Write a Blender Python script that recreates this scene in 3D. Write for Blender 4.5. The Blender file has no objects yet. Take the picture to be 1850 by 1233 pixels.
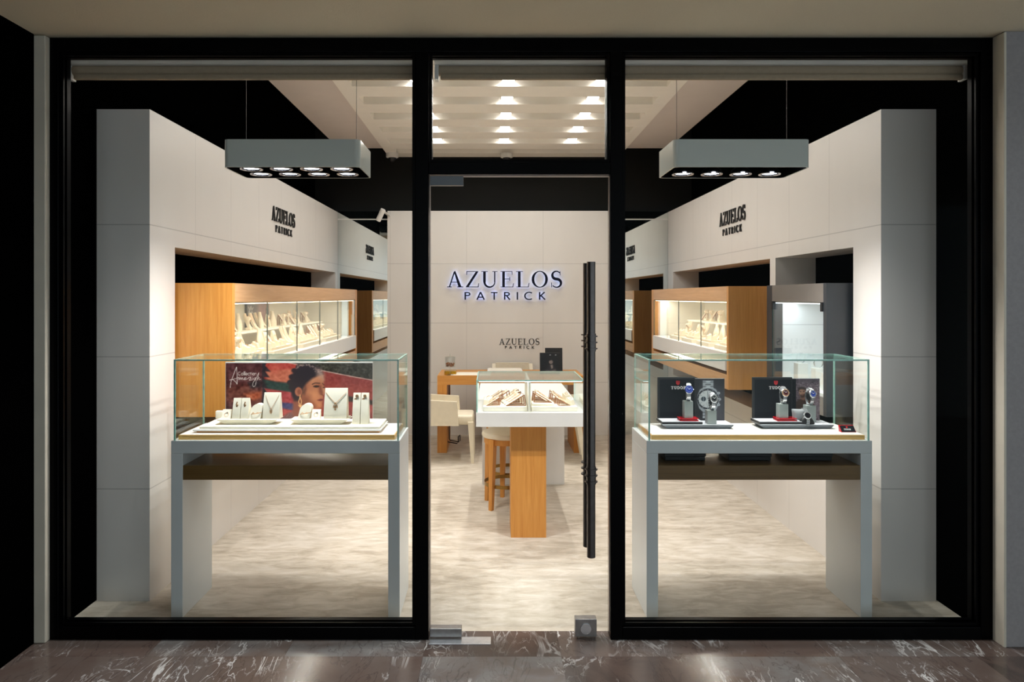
import bpy, bmesh, math, random
import numpy as np
from mathutils import Vector, Matrix, Euler

SC = bpy.context.scene
COL = SC.collection
PI = math.pi
R = random.Random(7)

# ------------------------------------------------------------------ camera
F = 1300.0            # focal length in pixels of the 1850-wide frame
VX, VY, EYE = 890.0, 537.0, 1.70
cam_d = bpy.data.cameras.new('camera')
cam = bpy.data.objects.new('camera', cam_d)
COL.objects.link(cam)
cam.location = (0, 0, EYE)
cam.rotation_euler = (PI / 2, 0, 0)
cam_d.sensor_fit = 'HORIZONTAL'
cam_d.sensor_width = 36.0
cam_d.lens = F / 1850.0 * 36.0
cam_d.shift_x = (925 - VX) / 1850.0
cam_d.shift_y = (VY - 616.5) / 1850.0
cam_d.clip_start = 0.05
cam_d.clip_end = 100
SC.camera = cam

# ------------------------------------------------------------------ world, exposure
world = bpy.data.worlds.new('dim_arcade')
SC.world = world
world.use_nodes = True
bg = world.node_tree.nodes['Background']
bg.inputs[0].default_value = (0.78, 0.92, 1.0, 1)
bg.inputs[1].default_value = 0.74
SC.view_settings.view_transform = 'Standard'
SC.view_settings.look = 'None'
SC.view_settings.exposure = 0.38
SC.view_settings.gamma = 1.0
SC.view_settings.use_curve_mapping = False
cy = SC.cycles
cy.use_denoising = True
cy.max_bounces = 10
cy.diffuse_bounces = 5
cy.glossy_bounces = 4
cy.transmission_bounces = 6
cy.transparent_max_bounces = 40
cy.caustics_reflective = False
cy.caustics_refractive = False
cy.sample_clamp_indirect = 6.0


def light(name, kind, loc, power, color=(1, 1, 1), size=0.1, size_y=None, rot=(0, 0, 0), angle=None, blend=0.3, spread=None):
    d = bpy.data.lights.new(name, kind)
    d.energy = power
    d.color = color
    if kind == 'AREA':
        d.shape = 'RECTANGLE'
        d.size = size
        d.size_y = size_y or size
        if spread:
            d.spread = spread
    elif kind == 'SPOT':
        d.shadow_soft_size = size
        d.spot_size = angle
        d.spot_blend = blend
    else:
        d.shadow_soft_size = size
    o = bpy.data.objects.new(name, d)
    COL.objects.link(o)
    o.location = loc
    o.rotation_euler = rot
    return o


WARM = (1.0, 0.86, 0.72)
NEUT = (1.0, 0.968, 0.925)
COOL = (0.86, 0.95, 1.0)

SLOT_Y = [4.06 + 0.555 * k for k in range(9)]      # ceiling light slots
# deep spots in each slot (the slot edge cuts their beam) and small wide lenses at its mouth
for y, deep, wide in zip(SLOT_Y, (0, 0, 0, 34, 36, 36, 30, 24), (3, 4, 5.5, 7, 7.5, 7.5, 5.5, 4.5)):  # first three rows are unseen lamps, added to brighten the front of the shop
    for x in (-0.63, 0.13, 0.90):
        if deep:
            light('slot_spot', 'SPOT', (x, y + 0.125, 3.70), deep, NEUT, 0.02, angle=math.radians(64), blend=0.4)
        light('slot_lens_spot', 'SPOT', (x, y + 0.17, 3.470), wide, NEUT, 0.03, angle=math.radians(165), blend=0.3)
for x in (-1.37, -0.13, 1.11, 2.35):
    for y in (2.51, 1.86, 0.9, -0.3):
        light('arcade_spot', 'SPOT', (x, y, 2.955), 4.5, COOL, 0.06, angle=math.radians(150), blend=0.7)
# showcase strips: along the inside of each lit wall case
light('case_strip_light', 'AREA', (-1.70, 6.25, 1.655), 14, (1.0, 0.93, 0.83), 0.05, 3.6)
light('case_strip_light', 'AREA', (1.98, 6.97, 1.655), 10, (1.0, 0.93, 0.83), 0.05, 2.6)
light('case_strip_light', 'AREA', (2.15, 4.87, 1.655), 1.6, COOL, 0.05, 0.75)
light('counter_fill_light', 'AREA', (0.26, 5.03, 1.112), 0.8, COOL, 0.7, 0.02)  # fill added inside the counter case, not a lamp of the shop

# ------------------------------------------------------------------ helpers
def srgb(r, g, b):
    def f(c):
        c = c / 255.0
        return c / 12.92 if c <= 0.04045 else ((c + 0.055) / 1.055) ** 2.4
    return (f(r), f(g), f(b))


def PX(px, d):
    return (px - VX) * d / F


def PZ(py, d):
    return EYE - (py - VY) * d / F


def new_mat(name):
    m = bpy.data.materials.new(name)
    m.use_nodes = True
    nt = m.node_tree
    return m, nt, nt.nodes['Principled BSDF'], nt.nodes['Material Output']


def nd(nt, kind, **kw):
    n = nt.nodes.new(kind)
    for k, v in kw.items():
        setattr(n, k, v)
    return n


def mth(nt, op, a, b=None, c=None):
    n = nt.nodes.new('ShaderNodeMath')
    n.operation = op
    for i, v in enumerate((a, b, c)):
        if v is None:
            continue
        if isinstance(v, (int, float)):
            n.inputs[i].default_value = v
        else:
            nt.links.new(v, n.inputs[i])
    return n.outputs[0]


def mixc(nt, fac, a, b):
    n = nt.nodes.new('ShaderNodeMix')
    n.data_type = 'RGBA'
    for sock, v in ((n.inputs['Factor'], fac), (n.inputs['A'], a), (n.inputs['B'], b)):
        if isinstance(v, (int, float)):
            sock.default_value = v
        elif isinstance(v, tuple):
            sock.default_value = (*v[:3], 1)
        else:
            nt.links.new(v, sock)
    return n.outputs['Result']


def coords(nt, scale=(1, 1, 1), rot=(0, 0, 0), loc=(0, 0, 0)):
    tc = nd(nt, 'ShaderNodeTexCoord')
    mp = nd(nt, 'ShaderNodeMapping')
    mp.inputs['Scale'].default_value = scale
    mp.inputs['Rotation'].default_value = rot
    mp.inputs['Location'].default_value = loc
    nt.links.new(tc.outputs['Object'], mp.inputs['Vector'])
    return mp.outputs['Vector']


def noise(nt, vec, scale, detail=3, rough=0.5, dist=0.0):
    n = nd(nt, 'ShaderNodeTexNoise')
    n.inputs['Scale'].default_value = scale
    n.inputs['Detail'].default_value = detail
    n.inputs['Roughness'].default_value = rough
    n.inputs['Distortion'].default_value = dist
    nt.links.new(vec, n.inputs['Vector'])
    return n.outputs['Fac']


def ramp(nt, fac, stops):
    n = nd(nt, 'ShaderNodeValToRGB')
    el = n.color_ramp.elements
    while len(el) < len(stops):
        el.new(0.5)
    for e, (p, c) in zip(el, stops):
        e.position = p
        e.color = (*c[:3], 1)
    nt.links.new(fac, n.inputs['Fac'])
    return n.outputs['Color']


def bump(nt, bsdf, h, strength=0.2, dist=0.01):
    b = nd(nt, 'ShaderNodeBump')
    b.inputs['Strength'].default_value = strength
    b.inputs['Distance'].default_value = dist
    nt.links.new(h, b.inputs['Height'])
    nt.links.new(b.outputs['Normal'], bsdf.inputs['Normal'])


def plain(name, rgb, rough=0.5, metal=0.0, var=0.04, scale=9.0, spec=0.5, coat=0.0):
    """A paint, metal or cloth: base colour with a slight mottling of tone and gloss."""
    m, nt, b, out = new_mat(name)
    c = srgb(*rgb)
    v = noise(nt, coords(nt), scale, 3)
    lo = tuple(x * (1 - var) for x in c)
    hi = tuple(min(1, x * (1 + var)) for x in c)
    nt.links.new(ramp(nt, v, [(0.3, lo), (0.7, hi)]), b.inputs['Base Color'])
    b.inputs['Roughness'].default_value = rough
    b.inputs['Metallic'].default_value = metal
    b.inputs['Specular IOR Level'].default_value = spec
    b.inputs['Coat Weight'].default_value = coat
    b.inputs['Coat Roughness'].default_value = 0.05
    return m


def emitter(name, rgb, strength):
    m, nt, b, out = new_mat(name)
    b.inputs['Base Color'].default_value = (*srgb(*rgb), 1)
    b.inputs['Emission Color'].default_value = (*srgb(*rgb), 1)
    b.inputs['Emission Strength'].default_value = strength
    return m


def glass(name, tint=(0.97, 0.985, 0.98), f0=0.04, k=0.75):
    """Flat clear pane: see-through with a Fresnel reflection that is the same on both faces."""
    m = bpy.data.materials.new(name)
    m.use_nodes = True
    nt = m.node_tree
    nt.nodes.clear()
    out = nd(nt, 'ShaderNodeOutputMaterial')
    tr = nd(nt, 'ShaderNodeBsdfTransparent')
    tr.inputs[0].default_value = (*tint, 1)
    gl = nd(nt, 'ShaderNodeBsdfGlossy')
    gl.inputs['Roughness'].default_value = 0.0
    gl.inputs['Color'].default_value = (0.95, 1, 0.98, 1)
    lw = nd(nt, 'ShaderNodeLayerWeight')
    lw.inputs['Blend'].default_value = 0.5
    f = mth(nt, 'MULTIPLY_ADD', mth(nt, 'POWER', lw.outputs['Facing'], 5.0), k, f0)
    mx = nd(nt, 'ShaderNodeMixShader')
    nt.links.new(f, mx.inputs[0])
    nt.links.new(tr.outputs[0], mx.inputs[1])
    nt.links.new(gl.outputs[0], mx.inputs[2])
    nt.links.new(mx.outputs[0], out.inputs[0])
    return m


def wood(name, a, b_, axis='Z', rough=0.42):
    m, nt, b, out = new_mat(name)
    sc = {'Z': (38, 38, 1.6), 'X': (1.6, 38, 38), 'Y': (38, 1.6, 38)}[axis]
    v = coords(nt, sc)
    n1 = noise(nt, v, 1.6, 6, 0.65, 0.4)
    n2 = noise(nt, coords(nt, tuple(x * 4.0 for x in sc)), 1.5, 3, 0.6)
    f = mth(nt, 'ADD', mth(nt, 'MULTIPLY', n1, 0.75), mth(nt, 'MULTIPLY', n2, 0.25))
    nt.links.new(ramp(nt, f, [(0.3, srgb(*a)), (0.72, srgb(*b_))]), b.inputs['Base Color'])
    b.inputs['Roughness'].default_value = rough
    bump(nt, b, f, 0.12, 0.002)
    return m


def panelled(name, rgb, rough, zlines=None, along=None, a0=0.0, da=1.0, width=0.006):
    """White lacquered panels with thin joints: heights listed in zlines, uprights every da along an axis."""
    m, nt, b, out = new_mat(name)
    tc = nd(nt, 'ShaderNodeTexCoord')
    sp = nd(nt, 'ShaderNodeSeparateXYZ')
    nt.links.new(tc.outputs['Object'], sp.inputs[0])
    mask = None
    z0, dz = zlines

    def line(val, off, step):
        t = mth(nt, 'DIVIDE', mth(nt, 'SUBTRACT', val, off), step)
        fr = mth(nt, 'ABSOLUTE', mth(nt, 'SUBTRACT', mth(nt, 'FRACT', mth(nt, 'ADD', t, 0.5)), 0.5))
        return mth(nt, 'LESS_THAN', fr, width * 0.5 / step)
    mask = line(sp.outputs['Z'], z0, dz)
    if along:
        mask = mth(nt, 'MAXIMUM', mask, mth(nt, 'MULTIPLY', line(sp.outputs[along], a0, da), 0.6))
    c = srgb(*rgb)
    v = noise(nt, coords(nt, (3, 3, 0.6)), 4, 3)
    base = ramp(nt, v, [(0.3, tuple(x * 0.97 for x in c)), (0.7, c)])
    nt.links.new(mixc(nt, mth(nt, 'MULTIPLY', mask, 0.55), base, tuple(x * 0.45 for x in c)), b.inputs['Base Color'])
    b.inputs['Roughness'].default_value = rough
    bump(nt, b, mth(nt, 'SUBTRACT', 1.0, mask), 0.3, 0.003)
    return m


class MB:
    """Collects shapes into one mesh."""
    def __init__(self):
        self.bm = bmesh.new()
        self.mi = 0

    def _tag(self, faces):
        for f in faces:
            f.material_index = self.mi

    def box(self, x0, x1, y0, y1, z0, z1, r=0.0, seg=2, M=None):
        bm = self.bm
        vs = [bm.verts.new((x, y, z)) for x in (x0, x1) for y in (y0, y1) for z in (z0, z1)]
        fs = [bm.faces.new([vs[i] for i in q]) for q in ((0, 1, 3, 2), (4, 6, 7, 5), (0, 4, 5, 1), (2, 3, 7, 6), (0, 2, 6, 4), (1, 5, 7, 3))]
        self._tag(fs)
        if r > 0:
            es = list({e for f in fs for e in f.edges})
            res = bmesh.ops.bevel(bm, geom=es, offset=r, segments=seg, affect='EDGES', profile=0.5)
            self._tag(res['faces'])
            vs = list({v for f in res['faces'] for v in f.verts} | {v for v in vs if v.is_valid})
        if M is not None:
            bmesh.ops.transform(bm, matrix=M, verts=vs)
        return self

    def hexa(self, lo, hi):
        """Eight corners: four of the bottom, four of the top (same winding)."""
        bm = self.bm
        a = [bm.verts.new(p) for p in lo]
        b = [bm.verts.new(p) for p in hi]
        n = len(a)
        fs = [bm.faces.new(a[::-1]), bm.faces.new(b)]
        for i in range(n):
            fs.append(bm.faces.new([a[i], a[(i + 1) % n], b[(i + 1) % n], b[i]]))
        self._tag(fs)
        return self

    def prism(self, pts, fn, t0, t1):
        """Polygon pts in (u, v) extruded from t0 to t1; fn(u, v, t) gives the point."""
        return self.hexa([fn(u, v, t0) for u, v in pts], [fn(u, v, t1) for u, v in pts])

    def cyl(self, c, r, h, axis='Z', n=24, r2=None):
        r2 = r if r2 is None else r2
        ring = []
        for rr, t in ((r, 0.0), (r2, h)):
            pts = []
            for i in range(n):
                a = 2 * PI * i / n
                u, v = rr * math.cos(a), rr * math.sin(a)
                p = {'Z': (u, v, t), 'Y': (u, t, v), 'X': (t, u, v)}[axis]
                pts.append((c[0] + p[0], c[1] + p[1], c[2] + p[2]))
            ring.append(pts)
        return self.hexa(ring[0], ring[1])

    def lathe(self, prof, c=(0, 0, 0), n=32, closed=False):
        bm = self.bm
        rings = []
        for (r, z) in prof:
            if r < 1e-6:
                rings.append([bm.verts.new((c[0], c[1], c[2] + z))])
            else:
                rings.append([bm.verts.new((c[0] + r * math.cos(2 * PI * i / n), c[1] + r * math.sin(2 * PI * i / n), c[2] + z)) for i in range(n)])
        fs = []
        pairs = list(zip(rings, rings[1:]))
        if closed:
            pairs.append((rings[-1], rings[0]))
        for a, b in pairs:
            for i in range(n):
                j = (i + 1) % n
                q = [a[i % len(a)], a[j % len(a)], b[j % len(b)], b[i % len(b)]]
                u = []
                for v in q:
                    if v not in u:
                        u.append(v)
                if len(u) > 2:
                    try:
                        fs.append(bm.faces.new(u))
                    except ValueError:
                        pass
        self._tag(fs)
        return self

    def tube(self, path, r, n=8, closed=False, flat=None):
        """Round bar along a path; flat=(ru, rv) gives an elliptic section."""
        bm = self.bm
        P = [Vector(p) for p in path]
        m = len(P)
        rings = []
        up = Vector((0, 0, 1))
        for i, p in enumerate(P):
            if closed:
                t = P[(i + 1) % m] - P[i - 1]
            else:
                t = P[min(i + 1, m - 1)] - P[max(i - 1, 0)]
            t.normalize()
            ref = up if abs(t.dot(up)) < 0.95 else Vector((1, 0, 0))
            u = t.cross(ref).normalized()
            v = t.cross(u).normalized()
            rr = r[i] if isinstance(r, (list, tuple)) else r
            ru, rv = (rr, rr) if flat is None else flat
            rings.append([bm.verts.new(p + u * (ru * math.cos(2 * PI * k / n)) + v * (rv * math.sin(2 * PI * k / n))) for k in range(n)])
        fs = []
        for i in range(m if closed else m - 1):
            a, b = rings[i], rings[(i + 1) % m]
            for k in range(n):
                fs.append(bm.faces.new([a[k], a[(k + 1) % n], b[(k + 1) % n], b[k]]))
        if not closed:
            fs.append(bm.faces.new(rings[0][::-1]))
            fs.append(bm.faces.new(rings[-1]))
        self._tag(fs)
        return self

    def sheet(self, rows):
        """Quad grid from rows of points."""
        bm = self.bm
        g = [[bm.verts.new(p) for p in row] for row in rows]
        fs = []
        for a, b in zip(g, g[1:]):
            for i in range(len(a) - 1):
                fs.append(bm.faces.new([a[i], a[i + 1], b[i + 1], b[i]]))
        self._tag(fs)
        return self

    def xform(self, M):
        bmesh.ops.transform(self.bm, matrix=M, verts=self.bm.verts)
        return self

    def build(self, name, mat, parent=None, smooth=False, fix=True):
        bm = self.bm
        if fix:
            bmesh.ops.recalc_face_normals(bm, faces=bm.faces)
        me = bpy.data.meshes.new(name)
        bm.to_mesh(me)
        bm.free()
        for mm in (mat if isinstance(mat, (list, tuple)) else [mat]):
            me.materials.append(mm)
        if smooth:
            me.polygons.foreach_set('use_smooth', [True] * len(me.polygons))
            try:
                me.set_sharp_from_angle(angle=math.radians(42))
            except Exception:
                pass
        o = bpy.data.objects.new(name, me)
        COL.objects.link(o)
        if parent is not None:
            o.parent = parent
            if parent.type == 'EMPTY':
                o.matrix_parent_inverse = parent.matrix_basis.inverted()
        return o


def B(*a, **k):
    return MB().box(*a, **k)


def tag(o, label=None, cat=None, group=None, kind=None):
    if label:
        o['label'] = label
    if cat:
        o['category'] = cat
    if group:
        o['group'] = group
    if kind:
        o['kind'] = kind
    return o


def thing(name, label, cat, loc=(0, 0, 0), rz=0.0, group=None):
    o = bpy.data.objects.new(name, None)
    o.empty_display_size = 0.05
    COL.objects.link(o)
    o.location = loc
    o.rotation_euler = (0, 0, rz)
    return tag(o, label, cat, group)


def local(loc=(0, 0, 0)):
    return Matrix.Translation(loc)


def place(o, loc, rz=0.0):
    o.location = loc
    o.rotation_euler = (0, 0, rz)
    return o


def dup(root, loc, rz=0.0, label=None, group=None):
    kids = {}
    for ob in COL.objects:
        if ob.parent is not None:
            kids.setdefault(ob.parent.name, []).append(ob)

    def cp(o, parent):
        c = o.copy()
        COL.objects.link(c)
        if parent is not None:
            inv = o.matrix_parent_inverse.copy()
            c.parent = parent
            c.matrix_parent_inverse = inv
        for ch in kids.get(o.name, []):
            cp(ch, c)
        return c
    r = cp(root, None)
    place(r, loc, rz)
    if label:
        r['label'] = label
    if group:
        r['group'] = group
    return r


def struct(o):
    o['kind'] = 'structure'
    return o

# ------------------------------------------------------------------ materials
M = {}
M['black_frame'] = plain('black_frame', (2, 2, 3), 0.3, 0.0, 0.05, spec=0.06)
M['black_void'] = plain('black_paint', (2, 2, 2), 0.95, 0.0, 0.05, spec=0.0)
M['dark_wall'] = plain('dark_grey_paint', (30, 30, 29), 0.9, 0, 0.06, spec=0.05)
M['glass'] = glass('window_glass', (0.985, 0.99, 0.99), 0.0012, 0.25)
M['case_glass'] = glass('case_glass', (0.975, 0.987, 0.982), 0.006, 0.95)
M['edge'] = plain('glass_edge', (150, 202, 188), 0.12, 0.0, 0.2, 30, 0.8)
M['white'] = plain('white_lacquer', (226, 224, 220), 0.28, 0, 0.02, spec=0.4)
M['table'] = plain('blue_grey_lacquer', (208, 213, 213), 0.3, 0, 0.02, spec=0.4)
M['cream'] = plain('cream_leather', (226, 216, 194), 0.45, 0, 0.04, 20)
M['pad'] = plain('cream_nubuck', (236, 230, 214), 0.75, 0, 0.03, 40)
M['oak'] = wood('oak', (188, 121, 49), (216, 154, 76), 'Z')
M['oak_x'] = wood('oak_lying', (190, 124, 52), (220, 160, 84), 'X')
M['oak_y'] = wood('oak_along', (170, 112, 52), (204, 148, 84), 'Y')
M['dark_wood'] = wood('stained_oak', (96, 72, 36), (118, 90, 50), 'X', 0.3)
M['pale_wood'] = wood('pale_oak', (204, 156, 84), (226, 182, 112), 'X')
M['gold'] = plain('rose_gold', (222, 170, 120), 0.32, 0.75, 0.08, 60)
M['copper_edge'] = plain('tan_edge', (158, 104, 68), 0.5, 0.0, 0.1, 40)
M['steel'] = plain('polished_steel', (222, 224, 228), 0.22, 0.85, 0.08, 50)
M['dark_steel'] = plain('dark_bronze', (100, 94, 92), 0.33, 1.0, 0.1, 30)
M['brushed'] = plain('satin_steel', (165, 163, 162), 0.3, 1.0, 0.1, 40)
M['brass'] = plain('aged_brass', (150, 116, 62), 0.35, 1.0, 0.08, 40)
M['grey'] = plain('grey_lacquer', (150, 158, 154), 0.35, 0, 0.02)
M['charcoal'] = plain('charcoal_lacquer', (44, 48, 52), 0.35, 0, 0.04)
M['taupe'] = plain('taupe_lacquer', (120, 114, 108), 0.4, 0, 0.04)
M['black'] = plain('matt_black', (20, 21, 23), 0.5, 0, 0.1)
M['panel_black'] = plain('black_textile', (24, 26, 31), 0.7, 0, 0.15, 220, spec=0.15)
M['grey_blue'] = plain('slate_grey', (92, 98, 104), 0.35, 0, 0.05)
M['red'] = plain('red_acrylic', (186, 16, 30), 0.08, 0, 0.08, spec=0.8)
M['logo_red'] = plain('logo_red', (196, 34, 40), 0.4, 0, 0.05)
M['logo_white'] = plain('logo_white', (232, 232, 232), 0.4, 0, 0.02)
M['navy'] = plain('navy_letters', (6, 9, 30), 0.5, 0, 0.05, spec=0.15)
M['letter_black'] = plain('black_letters', (16, 15, 15), 0.4, 0, 0.05)
M['silver'] = plain('silver_board', (206, 208, 214), 0.35, 0, 0.03)
M['grey_felt'] = plain('grey_felt', (150, 154, 156), 0.85, 0, 0.06, 80)
M['blind_fabric'] = plain('tan_blind', (176, 156, 132), 0.85, 0, 0.04, 60)
M['blind_metal'] = plain('pale_aluminium', (232, 229, 224), 0.5, 0.0, 0.03)
M['trim'] = plain('beige_trim', (206, 198, 182), 0.5, 0, 0.04)
M['pillar_grey'] = plain('grey_stucco', (150, 146, 147), 0.85, 0, 0.06, 60)
M['led'] = emitter('led_warm', (255, 238, 208), 4.5)
M['led_cool'] = emitter('led_cool', (230, 244, 255), 20.0)
M['led_arcade'] = emitter('led_arcade', (224, 240, 255), 20.0)
M['led_soft'] = emitter('led_soft', (235, 244, 255), 2.5)
M['halo'] = emitter('halo_led', (190, 208, 255), 1.6)
M['lamp_glow'] = emitter('lamp_glow', (255, 250, 244), 14.0)
M['candy'] = plain('candy_brown', (150, 92, 48), 0.3, 0, 0.5, 120)
M['gold_foil'] = plain('gold_foil', (206, 152, 40), 0.25, 0.8, 0.15, 60)
M['mirror'] = plain('mirror', (226, 232, 230), 0.0, 1.0, 0.005)
M['blue_dial'] = plain('blue_dial', (34, 66, 170), 0.2, 0.3, 0.2, 400)
M['dark_dial'] = plain('dark_dial', (26, 26, 30), 0.2, 0.3, 0.2, 400)
M['red_dial'] = plain('wine_dial', (84, 20, 26), 0.2, 0.3, 0.2, 400)
M['silver_dial'] = plain('silver_dial', (206, 208, 212), 0.2, 0.3, 0.1, 400)

# wall panels, each with its own joints
M['wall_l'] = panelled('panels_west', (225, 221, 216), 0.34, (0.627, 0.739), 'Y', 4.64, 0.63)
M['wall_r'] = panelled('panels_east', (225, 221, 216), 0.34, (0.627, 0.739), 'Y', 4.64, 0.63)
M['wall_b'] = panelled('panels_back', (222, 218, 213), 0.5, (1.38, 0.73), 'X', PX(843, 8.85), 0.94)


def mk_ceiling(name, rgb):
    m, nt, b, out = new_mat(name)
    c = srgb(*rgb)
    n = noise(nt, coords(nt), 120, 4, 0.7)
    n2 = noise(nt, coords(nt), 1.2, 2)
    f = mth(nt, 'ADD', mth(nt, 'MULTIPLY', n, 0.5), mth(nt, 'MULTIPLY', n2, 0.5))
    nt.links.new(ramp(nt, f, [(0.3, tuple(x * 0.9 for x in c)), (0.7, c)]), b.inputs['Base Color'])
    b.inputs['Roughness'].default_value = 0.9
    bump(nt, b, n, 0.25, 0.004)
    return m


M['arcade_ceiling'] = mk_ceiling('arcade_plaster', (228, 215, 190))
M['ceiling_white'] = plain('ceiling_white', (246, 241, 232), 0.5, 0, 0.02)
M['ceiling_side'] = plain('ceiling_edge', (222, 212, 206), 0.6, 0, 0.02)


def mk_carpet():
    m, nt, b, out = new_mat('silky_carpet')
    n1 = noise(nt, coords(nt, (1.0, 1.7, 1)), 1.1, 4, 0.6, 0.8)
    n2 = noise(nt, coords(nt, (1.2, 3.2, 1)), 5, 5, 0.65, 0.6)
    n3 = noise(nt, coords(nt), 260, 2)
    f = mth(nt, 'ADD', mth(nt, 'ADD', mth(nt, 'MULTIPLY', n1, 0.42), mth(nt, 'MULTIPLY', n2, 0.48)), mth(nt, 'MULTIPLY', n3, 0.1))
    nt.links.new(ramp(nt, f, [(0.40, srgb(160, 148, 130)), (0.5, srgb(186, 175, 158)), (0.62, srgb(206, 197, 184))]), b.inputs['Base Color'])  # patches of silky sheen are put into the pile colour
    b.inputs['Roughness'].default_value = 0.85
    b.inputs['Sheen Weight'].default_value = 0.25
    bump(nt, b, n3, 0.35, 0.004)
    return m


def mk_marble():
    m, nt, b, out = new_mat('brown_marble')
    tc = nd(nt, 'ShaderNodeTexCoord')
    sp = nd(nt, 'ShaderNodeSeparateXYZ')
    nt.links.new(tc.outputs['Object'], sp.inputs[0])
    T = 0.655
    tx = mth(nt, 'DIVIDE', mth(nt, 'ADD', sp.outputs['X'], 1.64), T)
    ty = mth(nt, 'DIVIDE', mth(nt, 'SUBTRACT', sp.outputs['Y'], 3.40), T)
    cx = mth(nt, 'FLOOR', tx)
    cyy = mth(nt, 'FLOOR', ty)
    comb = nd(nt, 'ShaderNodeCombineXYZ')
    nt.links.new(cx, comb.inputs[0])
    nt.links.new(cyy, comb.inputs[1])
    wn = nd(nt, 'ShaderNodeTexWhiteNoise', noise_dimensions='2D')
    nt.links.new(comb.outputs[0], wn.inputs['Vector'])
    # every tile is cut from another part of the stone
    off = nd(nt, 'ShaderNodeVectorMath', operation='MULTIPLY_ADD')
    nt.links.new(wn.outputs['Color'], off.inputs[0])
    off.inputs[1].default_value = (7, 7, 7)
    nt.links.new(tc.outputs['Object'], off.inputs[2])
    v = off.outputs[0]
    mp = nd(nt, 'ShaderNodeMapping')
    mp.inputs['Rotation'].default_value = (0, 0, 0.7)
    mp.inputs['Scale'].default_value = (1.7, 0.6, 1)
    nt.links.new(v, mp.inputs['Vector'])
    vd = mp.outputs['Vector']
    cloud = noise(nt, v, 3.2, 6, 0.62, 0.5)
    tone = mth(nt, 'ADD', mth(nt, 'MULTIPLY', cloud, 0.7), mth(nt, 'MULTIPLY', wn.outputs['Value'], 0.42))
    base = ramp(nt, tone, [(0.3, srgb(66, 57, 53)), (0.5, srgb(92, 78, 72)), (0.68, srgb(98, 88, 83)), (0.85, srgb(114, 112, 111))])

    def vein(scale, dist, w0, w1):
        n = noise(nt, vd, scale, 5, 0.55, dist)
        d = mth(nt, 'ABSOLUTE', mth(nt, 'SUBTRACT', n, 0.5))
        mr = nd(nt, 'ShaderNodeMapRange')
        mr.inputs['From Min'].default_value = w0
        mr.inputs['From Max'].default_value = w1
        mr.inputs['To Min'].default_value = 1.0
        mr.inputs['To Max'].default_value = 0.0
        nt.links.new(d, mr.inputs['Value'])
        return mr.outputs[0]
    gate = ramp(nt, noise(nt, v, 2.1, 3, 0.5), [(0.46, (0, 0, 0)), (0.6, (1, 1, 1))])
    v1 = mth(nt, 'MULTIPLY', vein(2.4, 1.0, 0.002, 0.012), gate)
    v2 = mth(nt, 'MULTIPLY', vein(6.5, 0.8, 0.002, 0.012), 0.55)
    patch = ramp(nt, noise(nt, vd, 3.6, 7, 0.70, 1.0), [(0.655, (0, 0, 0)), (0.72, (1, 1, 1))])
    white = mth(nt, 'MINIMUM', mth(nt, 'ADD', mth(nt, 'ADD', v1, mth(nt, 'MULTIPLY', v2, gate)), mth(nt, 'MULTIPLY', patch, 0.7)), 1.0)
    col = mixc(nt, white, base, srgb(196, 195, 194))
    dark = vein(4.3, 0.9, 0.002, 0.012)
    col = mixc(nt, mth(nt, 'MULTIPLY', dark, 0.4), col, srgb(50, 42, 40))

    def joint(t):
        fr = mth(nt, 'ABSOLUTE', mth(nt, 'SUBTRACT', mth(nt, 'FRACT', mth(nt, 'ADD', t, 0.5)), 0.5))
        return mth(nt, 'LESS_THAN', fr, 0.0022)
    col = mixc(nt, mth(nt, 'MULTIPLY', mth(nt, 'MAXIMUM', joint(tx), joint(ty)), 0.5), col, srgb(70, 60, 56))
    nt.links.new(col, b.inputs['Base Color'])
    b.inputs['Roughness'].default_value = 0.16
    return m


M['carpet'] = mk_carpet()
M['marble'] = mk_marble()

# ------------------------------------------------------------------ the arcade outside
struct(B(-7, 7, -3, 3.66, -0.05, 0.0).build('floor', M['marble']))
struct(B(-7, 7, -3, 3.66, 2.99, 3.09).build('ceiling', M['arcade_ceiling']))
struct(B(-2.45, -2.25, -3, 3.53, 0, 2.99).build('wall_left', M['black_void']))
struct(MB().box(-2.29, -2.195, 3.53, 3.66, 0, 2.985, 0.004).build('trim_1', M['trim']))
struct(MB().box(2.484, 5, 3.49, 3.66, 0.0, 2.99, 0.003).build('wall_right', M['pillar_grey']))
struct(MB().box(2.478, 2.490, 3.486, 3.66, 0.0, 2.985, 0.002).build('trim_2', M['trim']))
for x in (-0.13, 1.11):
    for y in (2.51, 1.86):
        t = thing('ceiling_downlight', 'round recessed downlight in the arcade ceiling', 'ceiling light', (x, y, 2.965), 0, 'arcade ceiling downlights')
        MB().lathe([(0.06, 0.024), (0.06, 0.0), (0.047, 0.0), (0.047, 0.018)], (x, y, 2.965)).build('ring', M['white'], t, True)
        MB().cyl((x, y, 2.972), 0.046, 0.008).build('diffuser', M['led_arcade'], t)

# ------------------------------------------------------------------ shopfront
FY0, FY1 = 3.565, 3.645
fr = M['black_frame']
n_tr = [2]


def frame_bar(x0, x1, z0, z1, y0=FY0, y1=FY1):
    n_tr[0] += 1
    return struct(MB().box(x0, x1, y0, y1, z0, z1, 0.003).build('trim_%d' % n_tr[0], fr))


frame_bar(-2.222, -2.152, 0, 2.986)
frame_bar(2.42, 2.494, 0, 2.986)
frame_bar(-2.152, 2.42, 2.917, 2.986)
frame_bar(-2.152, -0.384, 0, 0.062)
frame_bar(0.644, 2.42, 0, 0.062)
frame_bar(-0.384, -0.318, 0, 2.917)
frame_bar(0.584, 0.644, 0, 2.917)
frame_bar(-0.318, 0.584, 2.309, 2.369)


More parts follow.
